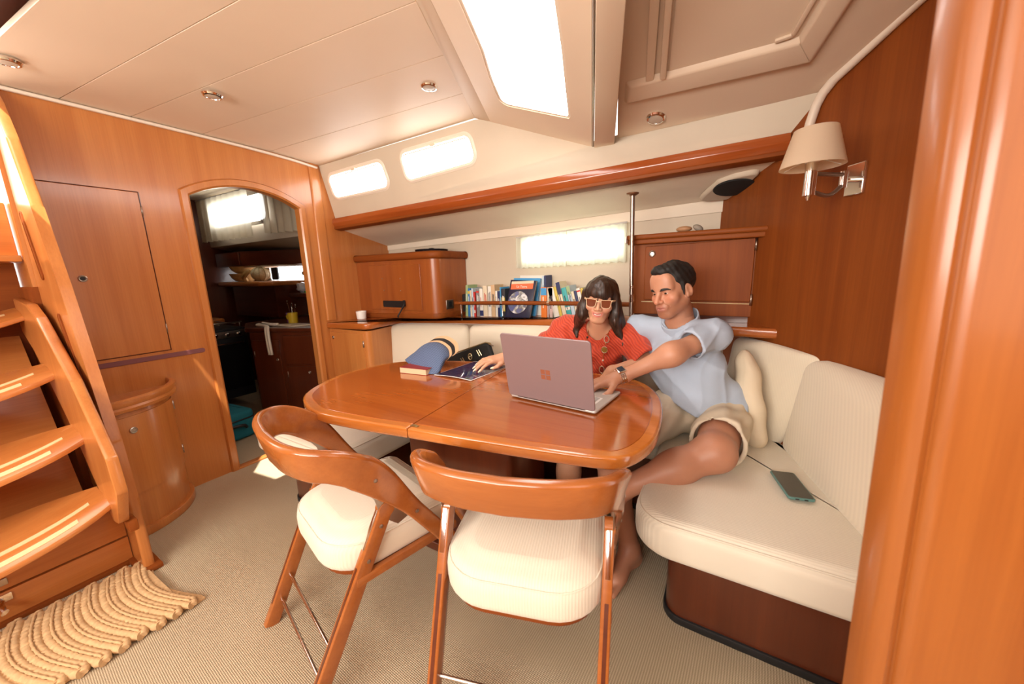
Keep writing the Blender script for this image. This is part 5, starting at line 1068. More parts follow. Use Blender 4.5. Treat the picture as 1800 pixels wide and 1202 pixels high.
# ================================================================== PEOPLE: bodies as one continuous surface (signed distances -> surface nets)
class Field:
    def __init__(s, lo, hi, h, fine=()):
        s.ax = []
        for k in range(3):
            x = lo[k]; a = [x]
            while x < hi[k]:
                st = h
                for f in fine:
                    if f[0][k]-.004 <= x <= f[1][k]+.004: st = min(st, f[2])
                x += st; a.append(x)
            s.ax.append(np.array(a, np.float32))
        s.d = np.full([len(a) for a in s.ax], .5, np.float32)
    def region(s, lo, hi, pad):
        sl = []
        for k in range(3):
            i0 = max(0, int(np.searchsorted(s.ax[k], lo[k]-pad))-1); i1 = min(len(s.ax[k]), int(np.searchsorted(s.ax[k], hi[k]+pad))+1)
            sl.append(slice(i0, max(i0, i1)))
        return tuple(sl)
    def grid(s, sl):
        return s.ax[0][sl[0]][:,None,None], s.ax[1][sl[1]][None,:,None], s.ax[2][sl[2]][None,None,:]
    def comb(s, sl, d, k, op):
        a = s.d[sl]
        if op == 'add':
            if k > 0: h = np.maximum(k-np.abs(a-d), 0)/k; s.d[sl] = np.minimum(a, d)-h*h*k*.25
            else: s.d[sl] = np.minimum(a, d)
        else:
            if k > 0: h = np.maximum(k-np.abs(a+d), 0)/k; s.d[sl] = np.maximum(a, -d)+h*h*k*.25
            else: s.d[sl] = np.maximum(a, -d)
    def cap(s, a, b, ra, rb, k=.02, op='add', clip=None, warp=None):
        a, b = np.array(a, np.float32), np.array(b, np.float32); m = max(ra, rb)
        sl = s.region(np.minimum(a,b)-m, np.maximum(a,b)+m, k+.012); x, y, z = s.grid(sl); ba = b-a; L2 = float(ba@ba)+1e-12
        t = np.clip(((x-a[0])*ba[0]+(y-a[1])*ba[1]+(z-a[2])*ba[2])/L2, 0, 1)
        d = np.sqrt((x-a[0]-t*ba[0])**2+(y-a[1]-t*ba[1])**2+(z-a[2]-t*ba[2])**2)-(ra+(rb-ra)*t)
        if warp: d = d+warp(x,y,z)
        for p, n in (clip or ()): d = np.maximum(d, (x-p[0])*n[0]+(y-p[1])*n[1]+(z-p[2])*n[2])
        s.comb(sl, d.astype(np.float32), k, op)
    def ell(s, c, r, R=None, k=.02, op='add', clip=None, warp=None):
        c = np.array(c, np.float32); r = np.array(r, np.float32); R = np.eye(3) if R is None else np.array([list(q) for q in R])   # columns: axes
        e = np.sqrt(((R*r)**2).sum(1)); sl = s.region(c-e, c+e, k+.012); x, y, z = s.grid(sl); x = x-c[0]; y = y-c[1]; z = z-c[2]
        q = [(x*R[0,i]+y*R[1,i]+z*R[2,i]) for i in range(3)]
        k0 = np.sqrt(sum((q[i]/r[i])**2 for i in range(3))); k1 = np.sqrt(sum((q[i]/r[i]**2)**2 for i in range(3)))+1e-9
        d = k0*(k0-1)/k1
        if warp: d = d+warp(x+c[0],y+c[1],z+c[2])
        for p, n in (clip or ()): d = np.maximum(d, (x+c[0]-p[0])*n[0]+(y+c[1]-p[1])*n[1]+(z+c[2]-p[2])*n[2])
        s.comb(sl, d.astype(np.float32), k, op)
    def cut(s, p, n):
        x, y, z = s.grid((slice(None),)*3); s.d = np.maximum(s.d, ((x-p[0])*n[0]+(y-p[1])*n[1]+(z-p[2])*n[2]).astype(np.float32))
    def displace(s, f):
        x, y, z = s.grid((slice(None),)*3); s.d = s.d + f(x,y,z).astype(np.float32)
    def mesh(s):
        d = s.d; neg = d < 0; nx, ny, nz = d.shape
        cnt = np.zeros((nx-1,ny-1,nz-1), np.int8)
        for i in (0,1):
            for j in (0,1):
                for k in (0,1): cnt += neg[i:nx-1+i, j:ny-1+j, k:nz-1+k]
        ii = np.argwhere((cnt > 0) & (cnt < 8)); idx = np.full(cnt.shape, -1, np.int32); idx[ii[:,0],ii[:,1],ii[:,2]] = np.arange(len(ii), dtype=np.int32)
        acc = np.zeros((len(ii),3)); num = np.zeros(len(ii))
        cs = [(i,j,k) for i in (0,1) for j in (0,1) for k in (0,1)]
        for a in cs:
            for ax in range(3):
                if a[ax]: continue
                b = list(a); b[ax] = 1
                da = d[ii[:,0]+a[0], ii[:,1]+a[1], ii[:,2]+a[2]]; db = d[ii[:,0]+b[0], ii[:,1]+b[1], ii[:,2]+b[2]]
                mm = (da < 0) != (db < 0); t = np.where(mm, da/np.where(mm, da-db, 1), 0)
                p = np.array(a, float)[None,:].repeat(len(ii),0); p[:,ax] += t; acc[mm] += p[mm]; num[mm] += 1
        fi = ii + acc/num[:,None]
        co = np.stack([np.interp(fi[:,k], np.arange(len(s.ax[k])), s.ax[k]) for k in range(3)], 1)
        quads = []
        for ax in range(3):
            o = [q for q in range(3) if q != ax]
            s0 = [slice(1,-1)]*3; s0[ax] = slice(0,-1); s1 = [slice(1,-1)]*3; s1[ax] = slice(1,None)
            ch = neg[tuple(s0)] != neg[tuple(s1)]; e = np.argwhere(ch)
            base = e.copy(); base[:,o[0]] += 1; base[:,o[1]] += 1
            fl = neg[tuple(s0)][ch]
            def at(u, v):
                q = base.copy(); q[:,o[0]] -= u; q[:,o[1]] -= v; return idx[q[:,0],q[:,1],q[:,2]]
            Q = np.stack([at(1,1), at(0,1), at(0,0), at(1,0)], 1)
            if ax == 1: fl = ~fl
            Q[~fl] = Q[~fl][:, ::-1]; quads.append(Q)
        return co, np.concatenate(quads)
def field_obj(name, F, mat, parent, label=None, colf=None, relax=1):
    co, q = F.mesh(); q = q[(q >= 0).all(1)]
    if relax:
        for _ in range(relax):
            acc = np.zeros_like(co); n = np.zeros(len(co))
            for a, b in ((0,1),(1,2),(2,3),(3,0)):
                np.add.at(acc, q[:,a], co[q[:,b]]); np.add.at(acc, q[:,b], co[q[:,a]]); np.add.at(n, q[:,a], 1); np.add.at(n, q[:,b], 1)
            co = co*.6 + .4*acc/np.maximum(n,1)[:,None]
    o0 = np.array(off(parent)); me = D.meshes.new(name); me.vertices.add(len(co)); me.vertices.foreach_set('co', (co-o0).astype(np.float32).ravel())
    me.loops.add(len(q)*4); me.loops.foreach_set('vertex_index', q.astype(np.int32).ravel()); me.polygons.add(len(q)); me.polygons.foreach_set('loop_start', np.arange(0,len(q)*4,4,dtype=np.int32)); me.polygons.foreach_set('loop_total', np.full(len(q),4,np.int32))
    me.update(calc_edges=True); me.validate()
    if colf is not None:
        ca = me.color_attributes.new('Col', 'FLOAT_COLOR', 'POINT'); c = np.ones((len(co),4), np.float32); c[:,:3] = colf(co); ca.data.foreach_set('color', c.ravel())
    me.materials.append(mat); me.shade_smooth(); o = D.objects.new(name, me); COL.objects.link(o); o.parent = parent; OFF[o.name] = V(o0)
    if label: o['label'] = label
    return o
def skin_mat(name, bumpk=.05):
    m, nt, b, N, L = nmat(name); setb(b, Roughness=.46); b.inputs['Subsurface Weight'].default_value = .12; b.inputs['Subsurface Radius'].default_value = (.010,.004,.002)
    a = N('ShaderNodeAttribute'); a.attribute_name = 'Col'; tc = N('ShaderNodeTexCoord'); n = N('ShaderNodeTexNoise'); n.inputs['Scale'].default_value = 28; n.inputs['Detail'].default_value = 4; L(tc.outputs['Object'], n.inputs[0])
    r = N('ShaderNodeValToRGB'); r.color_ramp.elements[0].color = (.88,.85,.84,1); r.color_ramp.elements[1].color = (1.06,1.05,1.04,1); L(n.outputs[0], r.inputs[0])
    mx = N('ShaderNodeMixRGB'); mx.blend_type = 'MULTIPLY'; mx.inputs[0].default_value = .7; L(a.outputs['Color'], mx.inputs[1]); L(r.outputs[0], mx.inputs[2]); L(mx.outputs[0], b.inputs['Base Color'])
    n2 = N('ShaderNodeTexNoise'); n2.inputs['Scale'].default_value = 420; L(tc.outputs['Object'], n2.inputs[0]); bp = N('ShaderNodeBump'); bp.inputs['Strength'].default_value = bumpk; bp.inputs['Distance'].default_value = .001; L(n2.outputs[0], bp.inputs['Height']); L(bp.outputs[0], b.inputs['Normal'])
    return m
def rot_axes(fwd, roll=0.0, up=(0,0,1)):
    """head frame: columns = right-hand side (x), face direction (y), up (z)"""
    f = V(fwd).normalized(); x = f.cross(V(up)).normalized(); z = x.cross(f); Rr = Matrix.Rotation(roll, 3, f); x = Rr @ x; z = Rr @ z
    return Matrix((x, f, z)).transposed()
def head(F, c, R, s=1.0, male=True, smile=False):
    """adds a head to field F; c = point between the eyes inside the skull"""
    c = V(c)
    def P(x, y, z): return tuple(c + R @ V((x*s, y*s, z*s)))
    def E(p, r, k=.012, op='add', Rl=None): F.ell(P(*p), [q*s for q in r], (R @ Rl) if Rl is not None else R, k*s, op)
    def Cp(a, b, ra, rb, k=.012, op='add'): F.cap(P(*a), P(*b), ra*s, rb*s, k*s, op)
    E((0,-.022,.040), (.074,.094,.080), .02); E((0,.012,-.020), (.061 if male else .058,.072,.088), .03)
    jw = .052 if male else .041
    for q in (-1,1):
        Cp((q*jw,-.012,-.048), (q*.022,.062,-.100), .020, .017, .025); E((q*.042,.052,-.026), (.027,.026,.024), .022)
    E((0,.066,-.101), (.022 if male else .017,.018,.017), .022); E((0,.058,-.07), (.034,.032,.035), .03)
    for q in (-1,1): Cp((q*.012,.081,.018), (q*.046,.062,.020), .0125 if male else .010, .0115, .016)
    E((0,.062,.055), (.056,.030,.045), .03)
    for q in (-1,1): E((q*.031,.088,.000), (.019,.014,.0125), .012, 'sub')
    for q in (-1,1): E((q*.031,.0695,.000), (.0155,.0145,.0135), .006)
    Cp((0,.083,.012), (0,.110 if male else .104,-.034), .0085, .0120 if male else .0100, .014)
    for q in (-1,1): E((q*.0125,.094,-.037), (.009,.0105,.008), .008)
    for q in (-1,1): E((q*.0075,.101,-.046), (.0042,.006,.0035), .003, 'sub')
    # mouth
    E((0,.083,-.064), (.030,.012,.020), .014)
    if smile:
        arc_ = [(-.0285,.0800,-.0585),(-.016,.0895,-.0655),(0,.0930,-.0680),(.016,.0895,-.0655),(.0285,.0800,-.0585)]
        for a, b in zip(arc_[:-1], arc_[1:]):
            Cp((a[0],a[1]-.003,a[2]+.0052), (b[0],b[1]-.003,b[2]+.0052), .0050, .0050, .005); Cp((a[0]*.9,a[1]-.003,a[2]-.0065), (b[0]*.9,b[1]-.003,b[2]-.0065), .0058, .0058, .006)
        for a, b in zip(arc_[:-1], arc_[1:]): Cp((a[0],a[1]+.0035,a[2]), (b[0],b[1]+.0035,b[2]), .0038 if abs(a[0]) < .02 else .0018, .0038 if abs(b[0]) < .02 else .0018, .002, 'sub')
        for q in (-1,1): E((q*.044,.060,-.034), (.020,.020,.016), .016)
    else:
        E((0,.0905,-.0610), (.0235,.0090,.0058), .005); E((0,.0900,-.0738), (.0205,.0095,.0070), .005)
        E((0,.100,-.0670), (.0235,.010,.0012), .003, 'sub')
    for q in ((-1,1) if male else ()): Cp((q*.020,.088,-.036), (q*.034,.074,-.060), .0010, .0010, .006, 'sub')
    # eyelid slits
    for q in (-1,1): E((q*.031,.084,-.0005), (.0125,.010,.0027 if male else .0045), .002, 'sub')
    # ears
    for q in (-1,1):
        Rl = Matrix.Rotation(q*.32, 3, 'Z') @ Matrix.Rotation(-.18, 3, 'X')
        E((q*.077,-.016,-.008), (.0085,.019,.031), .006, 'add', Rl); E((q*.085,-.012,-.004), (.006,.011,.019), .005, 'sub', Rl); E((q*.076,-.006,-.030), (.007,.009,.010), .006)
    return P
def eyes(parent, P, R, s, iris):
    m_, nt, b_, N, L = nmat('eyeball'); b_.inputs['Roughness'].default_value = .08
    for q in (-1,1):
        bm = B(); c = V(P(q*.031,.0695,0)); bmesh.ops.create_uvsphere(bm, u_segments=18, v_segments=14, radius=.0125*s, matrix=Matrix.Translation(c)); o = obj('eye', bm, plain('eye_white', (.70,.64,.58), .15), parent)
        bm = B(); m4 = Matrix.Translation(c) @ R.to_4x4(); lathe(bm, [(.0063*s,.0110*s),(.0058*s,.0122*s),(.003*s,.0128*s),(.0005*s,.0129*s)], n=16, M4=m4 @ Matrix.Rotation(-PI/2-.12, 4, 'X')); obj('iris', bm, plain('iris', iris, .1), o)
def brow(parent, P, s, th, col, arch=.004, w=.0055):
    for q in (-1,1):
        bm = B(); pts = cr([V(P(q*.012,.0925,.0145)), V(P(q*.027,.0915,.0185+arch)), V(P(q*.043,.0815,.0185+arch*.4)), V(P(q*.053,.0700,.0135))], 5)
        outs = [(p-V(P(0,-.02,.0))).normalized() for p in pts]; n_ = len(pts); sweep(bm, pts, outs, [w*s*1.7*(1-.65*(i/n_)**2)*(.75+.5*min(1,i/4)) for i in range(n_)], [th*s]*n_, .6); obj('eyebrow', bm, col, parent)
def hand(F, wrist, R, s=1.0, side=1, curl=(.35,.3,.3,.35), spread=.09, thumb=None, r=1.0, drop=0.0):
    """R columns: across (towards the thumb), along the fingers, back of the hand. Returns fingertip frames."""
    wrist = V(wrist); tips = []
    def W(p): return wrist + R @ (V(p)*s)
    F.cap(W((0,-.03,0)), W((.0,.012,0)), .024*s*r, .023*s*r, .018)
    for x, L_ in ((.028,.088),(.009,.092),(-.010,.087),(-.027,.078)):
        F.cap(W((x*.6,.005,0)), W((x,L_*.97,.003-abs(x)*.12)), .0150*s*r, .0125*s*r, .016)
    F.ell(W((.022,.035,-.008)), (.020*s,.030*s,.016*s), R, .014); F.ell(W((-.02,.03,-.008)), (.015*s,.032*s,.014*s), R, .014)
    spec = [(.029,.090,(.043,.026,.021),.0098),(.0095,.094,(.047,.030,.022),.0100),(-.010,.089,(.043,.028,.021),.0096),(-.0275,.080,(.034,.021,.019),.0086)]
    for i, (x, y, Ls, rr) in enumerate(spec):
        p = V((x,y,.002)); a = -drop; sp = (1.5-i)*spread; c = curl[i]; pts = [p.copy()]; dirs = []
        for j, L_ in enumerate(Ls):
            a -= c*(1.0 if j == 0 else 1.15 if j == 1 else .8); d = V((math.sin(sp)*math.cos(a), math.cos(sp)*math.cos(a), math.sin(a))); p = p + d*L_; pts.append(p.copy()); dirs.append(d)
        rad = [rr*1.08, rr*.98, rr*.88, rr*.74]
        for j in range(3): F.cap(W(pts[j]), W(pts[j+1]), rad[j]*s*r, rad[j+1]*s*r, .004)
        F.ell(W(pts[1]), (rad[1]*1.06*s*r,)*3, R, .004)
        nrm = V((0, -dirs[-1].z, dirs[-1].y)); nrm = (nrm-dirs[-1]*nrm.dot(dirs[-1])).normalized()
        tips.append((W(pts[3]), R @ dirs[-1], R @ nrm, rad[3]*s*r))
    tb = thumb or [(.030,.022,-.006),(.050,.050,-.014),(.060,.080,-.020),(.058,.104,-.026)]
    rt = (.0150,.0122,.0112,.0085)
    for j in range(3): F.cap(W(tb[j]), W(tb[j+1]), rt[j]*s*r, rt[j+1]*s*r, .008 if j == 0 else .004)
    dv = (V(tb[3])-V(tb[2])).normalized(); nrm = V((.35,0,1)); nrm = (nrm-dv*nrm.dot(dv)).normalized(); tips.append((W(tb[3]), R @ dv, R @ nrm, rt[3]*s*r))
    return tips
def nails(parent, tips, mat, L_=.011, ext=0.004, w=.9):
    for p, d, n_, r in tips:
        x = d.cross(n_).normalized(); c = p + d*(r*.25) + n_*(r*.80); m4 = basis(c, x, d, n_); bm = B()
        slab(bm, rpoly([(-r*w*.8,-L_*.6),(r*w*.8,-L_*.6),(r*w*.62,L_*.55+ext),(-r*w*.62,L_*.55+ext)], r*.5, 3), -.0006, .0012, .0006, 1, m4); obj('fingernail', bm, mat, parent)
def wob(k, amp, ph=0, dirs=((1,.3,.2),(-.4,1,.5),(.3,-.6,1))):
    return lambda x,y,z: amp*(np.sin(k*(dirs[0][0]*x+dirs[0][1]*y+dirs[0][2]*z)+ph)*.5+np.sin(k*1.7*(dirs[1][0]*x+dirs[1][1]*y+dirs[1][2]*z)+ph*2+1)*.3+np.sin(k*2.6*(dirs[2][0]*x+dirs[2][1]*y+dirs[2][2]*z)+2)*.2)
# ------------------------------------------------------------------ the man
man = thing('person', 'man in a light blue short-sleeved shirt and beige shorts reaching for the laptop', 'person', (-.09,1.80,.47))
SKM = np.array((.53,.255,.155))
hc = V((-.226,1.745,1.144)); HR = rot_axes((-.50,-.83,-.16), math.radians(7)); hs_ = .935
SL, SR = V((-.050,1.715,.962)), V((-.365,1.885,.945)); EL, WL = V((-.187,1.530,.906)), V((-.362,1.512,.805))
ER, WRi = V((-.60,2.02,.965)), V((-.80,1.93,.90))
PL = V((-.085,1.845,.585)); KL, AL = V((-.012,1.455,.565)), V((-.300,1.290,.425)); KR, AR = V((-.40,1.40,.515)), V((-.290,1.400,.085))
HL, HRt = V((.015,1.84,.575)), V((-.19,1.83,.575))
sh = (SL-SR).normalized(); cf = V((sh.y,-sh.x,0)).normalized(); CR3 = Matrix((sh, cf, sh.cross(cf))).transposed()
F = Field((-.90,1.02,-.01), (.20,2.16,1.31), .0062, [((-.33,1.60,1.0),(-.10,1.86,1.28),.0027),((-.56,1.36,.74),(-.34,1.56,.84),.0032)])
# trunk
F.ell((-.175,1.815,.825), (.145,.098,.135), CR3, .04); F.ell((-.120,1.825,.70), (.150,.112,.16), CR3, .05); F.ell(PL, (.165,.115,.10), CR3, .05)
F.cap(SR, SL, .044, .044, .05); F.cap((-.178,1.815,.93), tuple(hc+HR @ V((0,-.018,-.085))), .064, .057, .03); F.cap((-.20,1.83,.985), (-.11,1.79,.950), .036, .020, .04); F.cap((-.19,1.83,.985), (-.29,1.865,.935), .036, .020, .04)
# arms
F.cap(SL, EL, .045, .037, .06); F.cap(EL, WL, .0375, .0270, .06)
F.cap(SR, ER, .046, .041, .03); F.cap(ER, WRi, .043, .029, .02); F.cap(WRi, (-.86,1.90,.87), .03, .02, .02)
# legs
F.cap(HL, KL, .094, .068, .05); F.ell(tuple(KL+V((.0,-.012,.006))), (.066,.062,.062), None, .03); F.cap(KL, KL.lerp(AL,.45), .062, .060, .03); F.cap(KL.lerp(AL,.40), AL, .060, .036, .04)
F.cap(HRt, KR, .094, .066, .05); F.ell(tuple(KR+V((0,-.01,.005))), (.062,.060,.060), None, .03); F.cap(KR, KR.lerp(AR,.4), .058, .056, .03); F.cap(KR.lerp(AR,.35), AR, .056, .036, .04)
def foot(F, ank, heel, toe, up):
    ank, heel, toe = V(ank), V(heel), V(toe); d = (toe-heel); u = d.normalized(); sd = u.cross(V(up)).normalized()
    F.cap(ank, heel+u*.03, .035, .034, .025); F.ell(tuple(heel+u*.012), (.030,.030,.030), None, .02); F.cap(heel+u*.03, heel+d*.70, .034, .030, .03); F.ell(tuple(heel+d*.68), (.045,.045,.026), None, .03); F.cap(ank+u*.015, heel+d*.66, .033, .024, .03)
    for i in range(5):
        o = (i-2)*.0185; a = heel+d*(.78-.025*abs(i-.5))+sd*o; b = heel+d*(1.0-.05*max(0,i-.5)*.8)+sd*o*1.05; F.cap(a, b-V(up)*.004, .0125 if i == 0 else .010, .0115 if i == 0 else .0085, .006)
foot(F, AR, (-.278,1.445,.034), (-.345,1.215,.020), (0,0,1))
foot(F, AL, (-.315,1.300,.375), (-.500,1.215,.300), (.35,-.1,.93))
P = head(F, hc, HR, hs_, True)
# left hand on the keyboard
WRIST = V((-.388,1.490,.796)); fd = (V((-.475,1.418,.772))-WRIST).normalized(); bk = V((.10,.12,1)); bk = (bk-fd*bk.dot(fd)).normalized(); ac = fd.cross(bk).normalized()
if ac.y > 0: ac = -ac                         # thumb side faces the photographer
RH = Matrix((ac, fd, bk)).transposed(); F.cap(WL, WRIST, .0285, .025, .015)
tipsM = hand(F, WRIST, RH, 1.04, 1, (.34,.36,.38,.42), .10, [(.024,.018,-.006),(.050,.042,-.014),(.066,.064,-.022),(.070,.090,-.028)])
# stubble, lips, warm cheeks in the skin colour
HRi = np.array(HR.transposed()); hcn = np.array(hc)
def colM(co):
    q = (co-hcn) @ HRi.T / hs_; c = np.tile(SKM, (len(co),1)); x, y, z = q.T; inh = (np.abs(x) < .1) & (y > -.06) & (y < .13) & (z > -.135) & (z < .12)
    st = inh*np.clip((-.040-z)/.022, 0, 1)*np.clip((y+.005)/.02, 0, 1)*np.clip((.125+z)/.03, 0, 1); st = np.maximum(st, inh*np.clip((-.018-z)/.03,0,1)*np.clip((.04-y)/.03,0,1)*np.clip((np.abs(x)-.045)/.01,0,1)*.9)
    mo = np.exp(-((x/.026)**4+((z+.0675)/.0125)**4))*(y > .072); c = c*(1-.38*st[:,None]*np.array((.75,.9,1.0))); 
    c = c*(1-mo[:,None])+mo[:,None]*np.array((.44,.175,.135))
    ck = np.exp(-(((np.abs(x)-.04)/.022)**2+((z+.025)/.022)**2))*(y > .03)*inh; c = c*(1+ck[:,None]*np.array((.12,-.06,-.1))); ns = np.exp(-((x/.014)**2+((z+.033)/.018)**2))*(y > .09)*inh; c = c*(1+ns[:,None]*np.array((.10,-.08,-.10)))
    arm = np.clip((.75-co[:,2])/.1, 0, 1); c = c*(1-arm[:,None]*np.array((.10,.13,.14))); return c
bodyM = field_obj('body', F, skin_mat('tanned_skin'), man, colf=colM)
eyes(bodyM, P, HR, hs_, (.035,.02,.012)); HB = plain('black_hair', (.012,.010,.009), .55, bump=.5, bscale=480); brow(bodyM, P, hs_, .005, HB, .0005)
nails(bodyM, tipsM, plain('bare_nail', (.62,.36,.26), .3), .009, 0)
# hair
F = Field(np.array(hc)-.15, np.array(hc)+.17, .0029)
hw_ = wob(75, .0050, 1.0); hw2 = lambda x,y,z: hw_(x,y,z)+.0008*np.sin(260*x+190*z+60*y)
F.ell(P(0,-.026,.048), [a*hs_ for a in (.083,.101,.086)], HR, .01, warp=hw2)
F.ell(P(0,.030,.098), [a*hs_ for a in (.060,.055,.030)], HR, .015, warp=hw2)
F.ell(P(0,.105,.022), [a*hs_ for a in (.075,.080,.060)], HR, .006, 'sub'); F.ell(P(0,.06,-.085), [a*hs_ for a in (.12,.10,.085)], HR, .01, 'sub')
F.ell(P(0,-.02,-.10), [a*hs_ for a in (.12,.060,.065)], HR, .01, 'sub')
for q in (-1,1):
    F.ell(P(q*.078,.062,.010), [a*hs_ for a in (.035,.045,.040)], HR, .008, 'sub')
    F.cap(P(q*.0735,.010,.03), P(q*.0715,.012,-.022), .0075*hs_, .0035*hs_, .01); F.ell(P(q*.086,-.016,-.010), [a*hs_ for a in (.014,.020,.030)], HR, .004, 'sub')
field_obj('hair', F, HB, man, 'short tousled black hair')
# shirt
SB = plain('light_blue_cotton', (.42,.49,.60), .85, noise=.05, nscale=9, bump=.25, bscale=700)
F = Field((-.56,1.38,.50), (.20,2.06,1.09), .0052)
rdg = lambda a: (1-np.abs(np.sin(a)))**2.5
fold = lambda x,y,z: .005*np.sin(26*x-17*z+11*y)-.0075*rdg(17*x+24*z-9*y+.9*np.sin(14*z+9*x))-.006*rdg(30*x-13*z+11*y+1.1*np.sin(17*z))+.003
F.ell((-.175,1.812,.825), (.172,.120,.160), CR3, .05, warp=fold); F.ell((-.125,1.815,.70), (.166,.130,.17), CR3, .05, warp=fold); F.ell((-.095,1.81,.60), (.182,.148,.10), CR3, .05, warp=fold)
F.cap(SR, SL, .062, .062, .04); F.cap((-.178,1.815,.92), (-.183,1.81,.958), .088, .078, .03); F.cap((.025,1.80,.70), (.055,1.77,.575), .055, .045, .05, warp=fold)
uL, uR = (EL-SL).normalized(), (ER-SR).normalized(); hL, hR = SL+uL*.135, SR+uR*.06
F.cap(SL, SL+uL*.18, .060, .064, .03, clip=[(hL,uL)], warp=fold); F.cap(SR, SR+uR*.16, .060, .064, .03, clip=[(hR,uR)], warp=fold)
F.cap(hL-uL*.022, hL+uL*.05, .054, .048, .0, 'sub'); F.cap(hR-uR*.018, hR+uR*.05, .055, .050, .0, 'sub')
F.cut((-.16,1.62,.628), V((-.30,.12,-1)).normalized()); F.cut((.02,1.7,.545), V((0,0,-1)))
nk0, nk1 = V((-.178,1.812,.93)), hc+HR @ V((0,-.018,-.085)); nku = (nk1-nk0).normalized()
F.cap(nk0+nku*.02, nk1, .0655, .062, .0, 'sub')
vtop = V((-.217,1.728,.978)); vbot = V((-.222,1.695,.895)); F.cap(vtop+V((0,.005,.01)), vbot, .022, .004, .004, 'sub')
shirt = field_obj('shirt', F, SB, man, 'light blue collarless short-sleeved shirt', relax=2)
F = Field((-.30,1.68,.90), (-.06,1.92,1.06), .0036)
F.cap(nk0+nku*.03, nk0+nku*.12, .0835, .0790, 0, clip=[(nk0+nku*.098, (nku+cf*.30).normalized()), (nk0+nku*.045, -(nku+cf*.30).normalized())]); F.cap(nk0-nku*.02, nk1, .0750, .0715, 0, 'sub'); F.cap(vtop+V((0,-.03,.02)), vtop+V((-.0,-.03,-.05)), .017, .010, 0, 'sub')
field_obj('collar', F, SB, man)
for u_, h_, r_ in ((uL,hL,.0725),(uR,hR,.0715)):
    pass
# shorts
SH = plain('beige_cotton', (.62,.53,.40), .85, noise=.05, nscale=10, bump=.25, bscale=500)
F = Field((-.42,1.36,.44), (.17,2.0,.72), .0055)
fold2 = lambda x,y,z: .0040*np.sin(40*x+26*y)+.0035*np.sin(60*y-35*x+30*z)+.002*np.sin(95*x-60*z)
F.ell(tuple(PL+V((0,-.01,.0))), (.180,.130,.105), CR3, .04, warp=fold2)
dL, dR = (KL-HL).normalized(), (KR-HRt).normalized(); kL, kR = HL+dL*.305, HRt+dR*.345
F.cap(HL, kL+dL*.06, .108, .096, .05, clip=[(kL, (dL+V((0,0,.25))).normalized())], warp=fold2); F.cap(HRt, kR+dR*.06, .108, .092, .05, clip=[(kR,dR)], warp=fold2)
F.cap(kL-dL*.03, kL+dL*.06, .086, .080, 0, 'sub'); F.cap(kR-dR*.03, kR+dR*.06, .082, .076, 0, 'sub')
F.cut((0,1.8,.474), V((0,0,-1)))
field_obj('shorts', F, SH, man, 'beige cotton shorts', relax=2)
# watch and ring
wp = WL.lerp(WRIST, .45); wa = (WRIST-WL).normalized(); wu = V((.12,-.35,1)); wu = (wu-wa*wu.dot(wa)).normalized(); wx = wa.cross(wu).normalized()
wt = D.objects.new('wristwatch', None); COL.objects.link(wt); wt.parent = man; OFF['wristwatch'] = off(man); wt['label'] = 'steel wristwatch with a rectangular dark face'
bm = B(); n_ = 20
for k in range(n_):
    a = 2*PI*k/n_
    if 1.1 < a < 2.05: continue
    c = wp + (wx*math.cos(a)+wu*math.sin(a))*.0318; m4 = basis(c, wa, (wx*-math.sin(a)+wu*math.cos(a)), (wx*math.cos(a)+wu*math.sin(a)))
    box(bm, (-.009,0,0), (.008,.0092,.004), m4, bev=.001); box(bm, (0,.0,.0005), (.009,.0092,.004), m4, bev=.001); box(bm, (.009,0,0), (.008,.0092,.004), m4, bev=.001)
o = obj('bracelet', bm, M['chrome'], wt); o['kind'] = 'stuff'
mw4 = basis(wp+wu*.0315, wa, wx, wu)
bm = B(); box(bm, (0,0,.002), (.034,.036,.009), mw4, bev=.003); obj('watch_case', bm, M['chrome'], wt)
bm = B(); box(bm, (0,0,.0068), (.025,.028,.0012), mw4, bev=.0005); obj('watch_face', bm, plain('watch_dial', (.03,.04,.06), .08), wt)
bm = B(); tube(bm, [mw4 @ V((0,-.015,.002)), mw4 @ V((0,-.019,.002))], .0025, 8); obj('crown', bm, M['chrome'], wt)
def ringobj(parent, F_R, wr, x, y0, s, nm='ring', mat=None):
    c = V(wr)+F_R @ (V((x,y0,-.004))*s); d = F_R @ V((0,1,-.38)).normalized(); a, b = frame_at(d); bm = B(); tube(bm, [c+(a*math.cos(2*PI*k/16)+b*math.sin(2*PI*k/16))*.0108 for k in range(16)], .0016, 6, close=True); return obj(nm, bm, mat or M['gold'], parent)
ringobj(man, RH, WRIST, -.0075, .112, 1.04)
# ------------------------------------------------------------------ the woman
wom = thing('person', 'smiling woman in an orange-red blouse and sunglasses behind the laptop', 'person', (-.62,1.86,.47))
SKW = np.array((.64,.34,.21))
wc = V((-.560,1.800,1.090)); WR_ = rot_axes((.20,-.97,-.05), math.radians(-6)); ws_ = .895
TL, TR = V((-.435,1.880,.895)), V((-.770,1.900,.925)); WEL, WWL = V((-.320,1.785,.805)), V((-.462,1.680,.765)); WER, WWR = V((-.865,1.790,.785)), V((-1.000,1.640,.790))
sh2 = (TL-TR).normalized(); cf2 = V((sh2.y,-sh2.x,0)).normalized(); CW3 = Matrix((sh2, cf2, sh2.cross(cf2))).transposed()
F = Field((-1.20,1.12,-.01), (-.26,2.06,1.22), .0062, [((-.66,1.68,.93),(-.46,1.92,1.21),.0027),((-1.20,1.36,.735),(-.96,1.66,.83),.0031)])
F.ell((-.605,1.905,.80), (.145,.085,.16), CW3, .05); F.ell((-.61,1.90,.66), (.125,.095,.14), CW3, .05); F.ell((-.61,1.88,.57), (.165,.115,.10), CW3, .05); F.cap(TR, TL, .050, .050, .05)
